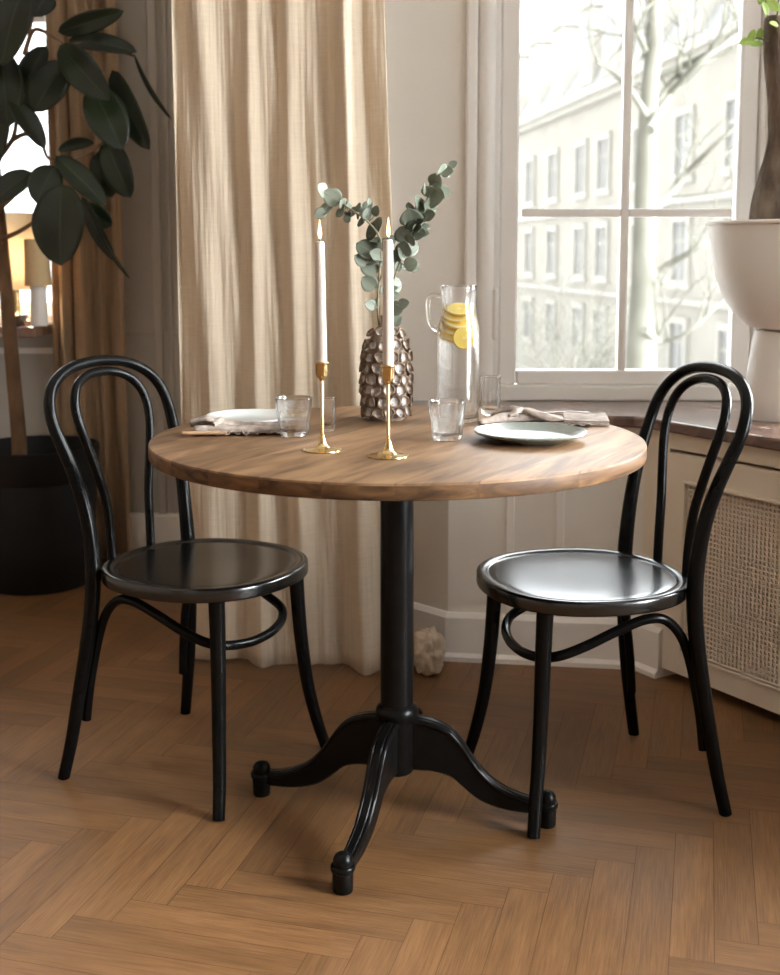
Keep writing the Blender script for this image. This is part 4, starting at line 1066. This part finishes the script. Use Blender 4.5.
def fwin(y, z, hw, hh):
    m = MB()
    for a, b_, c, d_ in ((y-hw-.18, y-hw, z-hh-.1, z+hh+.25), (y+hw, y+hw+.18, z-hh-.1, z+hh+.25), (y-hw, y+hw, z+hh, z+hh+.25), (y-hw-.3, y+hw+.3, z-hh-.3, z-hh-.1), (y-hw, y+hw, z-hh-.1, z-hh)): fbox(m, a, b_, c, d_, -.05, .14)
    fbox(m, y-.05, y+.05, z-hh, z+hh, -.05, .07); fbox(m, y-hw, y+hw, z+hh*.35-.05, z+hh*.35+.05, -.05, .06)
    f = m.build('window', M_facade_frame, bd, smooth=False)
    m = MB(); fbox(m, y-hw, y+hw, z-hh, z+hh, -.02, .03); m.build('pane', M_facade_win, f, smooth=False)
for y in wy:
    for z, hh in ((4.65,.95), (1.2,.95), (-2.1,.9)): fwin(y, z, .62, hh)
for y in wy[::1]:
    m = MB(); fbox(m, y-.85, y+.85, 8.1, 11.2, -2.6, -.05); fbox(m, y-1.0, y+1.0, 11.2, 11.45, -2.6, .1); d_ = m.build('dormer', M_facade_frame, bd, smooth=False)
    m = MB(); fbox(m, y-.5, y+.5, 8.6, 10.8, -.08, -.02); m.build('pane', M_facade_win, d_, smooth=False)
# street
mb = MB(); mb.box((-80,4.6,-5.2),(90,140,-5)); struct(mb.build('ground', M_pave, smooth=False))
# bare street tree
BY = 12.0
bt = empty('bare_tree', (at(646,365,BY).x, BY, -5), 0, 'bare winter tree with a pale trunk outside the window', 'tree')
OB = Vector(bt.location)
def ab(u, w, dy=0): return at(u, w, BY+dy) - OB
mb = MB()
base = Vector((OB.x, BY, -5)) - OB
q = smooth_path([(*base,.20),(*ab(638,560),.18),(*ab(641,365),.155),(*ab(644,280),.13),(*ab(646,180),.11),(*ab(649,100),.09),(*ab(654,40),.08),(*ab(652,-40),.06),(*ab(658,-150),.03)], 6)
mb.tube([p[:3] for p in q], [p[3] for p in q], 14); mb.build('trunk', M_treebark, bt)
rb = random.Random(12)
limbs = [[(651,210),(668,196),(690,170),(715,145),(745,118)], [(648,282),(668,265),(700,248),(742,230)], [(650,130),(670,95),(700,62),(745,30)], [(652,78),(685,65),(715,50),(750,34)], [(650,60),(640,38),(628,12),(618,-20)], [(652,115),(672,80),(694,70),(720,40)], [(646,115),(630,90),(612,72),(596,62)], [(645,330),(662,342),(690,330),(724,300)]]
def twig(m, p, d, L, r_, depth):
    pts = [p]; dd = d.copy()
    for k in range(4):
        dd = (dd + Vector((rb.uniform(-.35,.35), rb.uniform(-.35,.35), rb.uniform(-.15,.35)))).normalized(); pts.append(pts[-1] + dd*(L/4))
    m.tube(pts, [r_*(1-.75*i/4) for i in range(5)], 6)
    if depth:
        for k in range(3):
            q_ = pts[rb.randint(1,4)]; d2 = (dd + Vector((rb.uniform(-1,1), rb.uniform(-1,1), rb.uniform(-.5,.8)))).normalized()
            twig(m, q_, d2, L*.6, r_*.55, depth-1)
for i, l in enumerate(limbs):
    m = MB(); pts = smooth_path([tuple(ab(u, w, rb.uniform(-.3,.3))) for u, w in l], 4); r0 = .052 if i < 4 else .036
    m.tube(pts, [r0*(1-.7*k/(len(pts)-1)) for k in range(len(pts))], 8)
    for k in range(5):
        p = Vector(pts[rb.randint(3, len(pts)-1)]); twig(m, p, Vector((rb.uniform(-.5,1), rb.uniform(-.5,.5), rb.uniform(-.2,1))), .75, .016, 1)
    m.build('branch', M_treebark, bt)
# a second, fine-twigged tree lower in the street
b2 = empty('bare_tree', (at(572,330,17).x, 17, -5), 0, 'low bare tree with fine tangled twigs in front of the pale building', 'tree')
OB = Vector(b2.location)
m = MB(); m.tube([(0,0,0),(.05,0,2.2),(0,0,4.0)], [.1,.08,.05], 10); m.build('trunk', M_treebark, b2)
m = MB()
for k in range(46):
    a = rb.uniform(0, 2*PI); z = rb.uniform(2.6, 4.4); d = Vector((math.cos(a), math.sin(a)*.6, rb.uniform(.1,1.1))).normalized()
    twig(m, Vector((0,0,z)), d, rb.uniform(.9,1.7), .016, 2)
m.build('twigs', M_treebark, b2)

# ================================================================== LIGHT
w = bpy.data.worlds.new('overcast_sky'); S.world = w; w.use_nodes = True
nt = NT(w); bg = nt.n['Background']
tc = nt.new('ShaderNodeTexCoord')
dt = nt.new('ShaderNodeVectorMath', operation='DOT_PRODUCT'); dt.inputs[1].default_value = Vector((.93, -.02, .28)).normalized()
nt.link(tc.outputs['Generated'], dt.inputs[0])
mr = nt.new('ShaderNodeMapRange'); mr.inputs['From Min'].default_value = 0; mr.inputs['From Max'].default_value = 1
mr.inputs['To Min'].default_value = 2.4; mr.inputs['To Max'].default_value = 42.0
mx0 = nt.new('ShaderNodeMath', operation='MAXIMUM'); mx0.inputs[1].default_value = 0; nt.link(dt.outputs['Value'], mx0.inputs[0])
pw = nt.new('ShaderNodeMath', operation='POWER'); pw.inputs[1].default_value = 1.6; nt.link(mx0.outputs[0], pw.inputs[0])
nt.link(pw.outputs[0], mr.inputs[0])
bg.inputs[0].default_value = (.93, .965, 1.0, 1); nt.link(mr.outputs[0], bg.inputs[1])
def portal(name, loc, rot, sx, sy):
    l = bpy.data.lights.new(name, 'AREA'); l.shape = 'RECTANGLE'; l.size = sx; l.size_y = sy; l.cycles.is_portal = True
    o = bpy.data.objects.new(name, l); COL.objects.link(o); o.location = loc; o.rotation_euler = rot
portal('window_daylight', (.667, WY+.16, 1.745), (-PI/2, 0, 0), .74, 2.1)
pc = UC + dR*.71 + nR*.16
portal('side_window_daylight', (pc.x, pc.y, 1.745), (-PI/2, 0, math.atan2(dR.y, dR.x)), .98, 2.1)
portal('fill_window_daylight', (e.x+.15, .875, 1.575), (PI/2, 0, PI/2), 1.25, 2.45)  # portal of the added, unseen fill window
portal('far_window_daylight', (-1.585, BACKY+.16, 1.80), (-PI/2, 0, 0), .93, 1.9)

S.view_settings.view_transform = 'Standard'; S.view_settings.look = 'None'; S.view_settings.gamma = 1; S.view_settings.use_curve_mapping = False
S.view_settings.exposure = 0.68
S.cycles.use_denoising = True
S.cycles.max_bounces = 14; S.cycles.diffuse_bounces = 6; S.cycles.glossy_bounces = 6; S.cycles.transmission_bounces = 14; S.cycles.transparent_max_bounces = 16
S.cycles.sample_clamp_indirect = 8
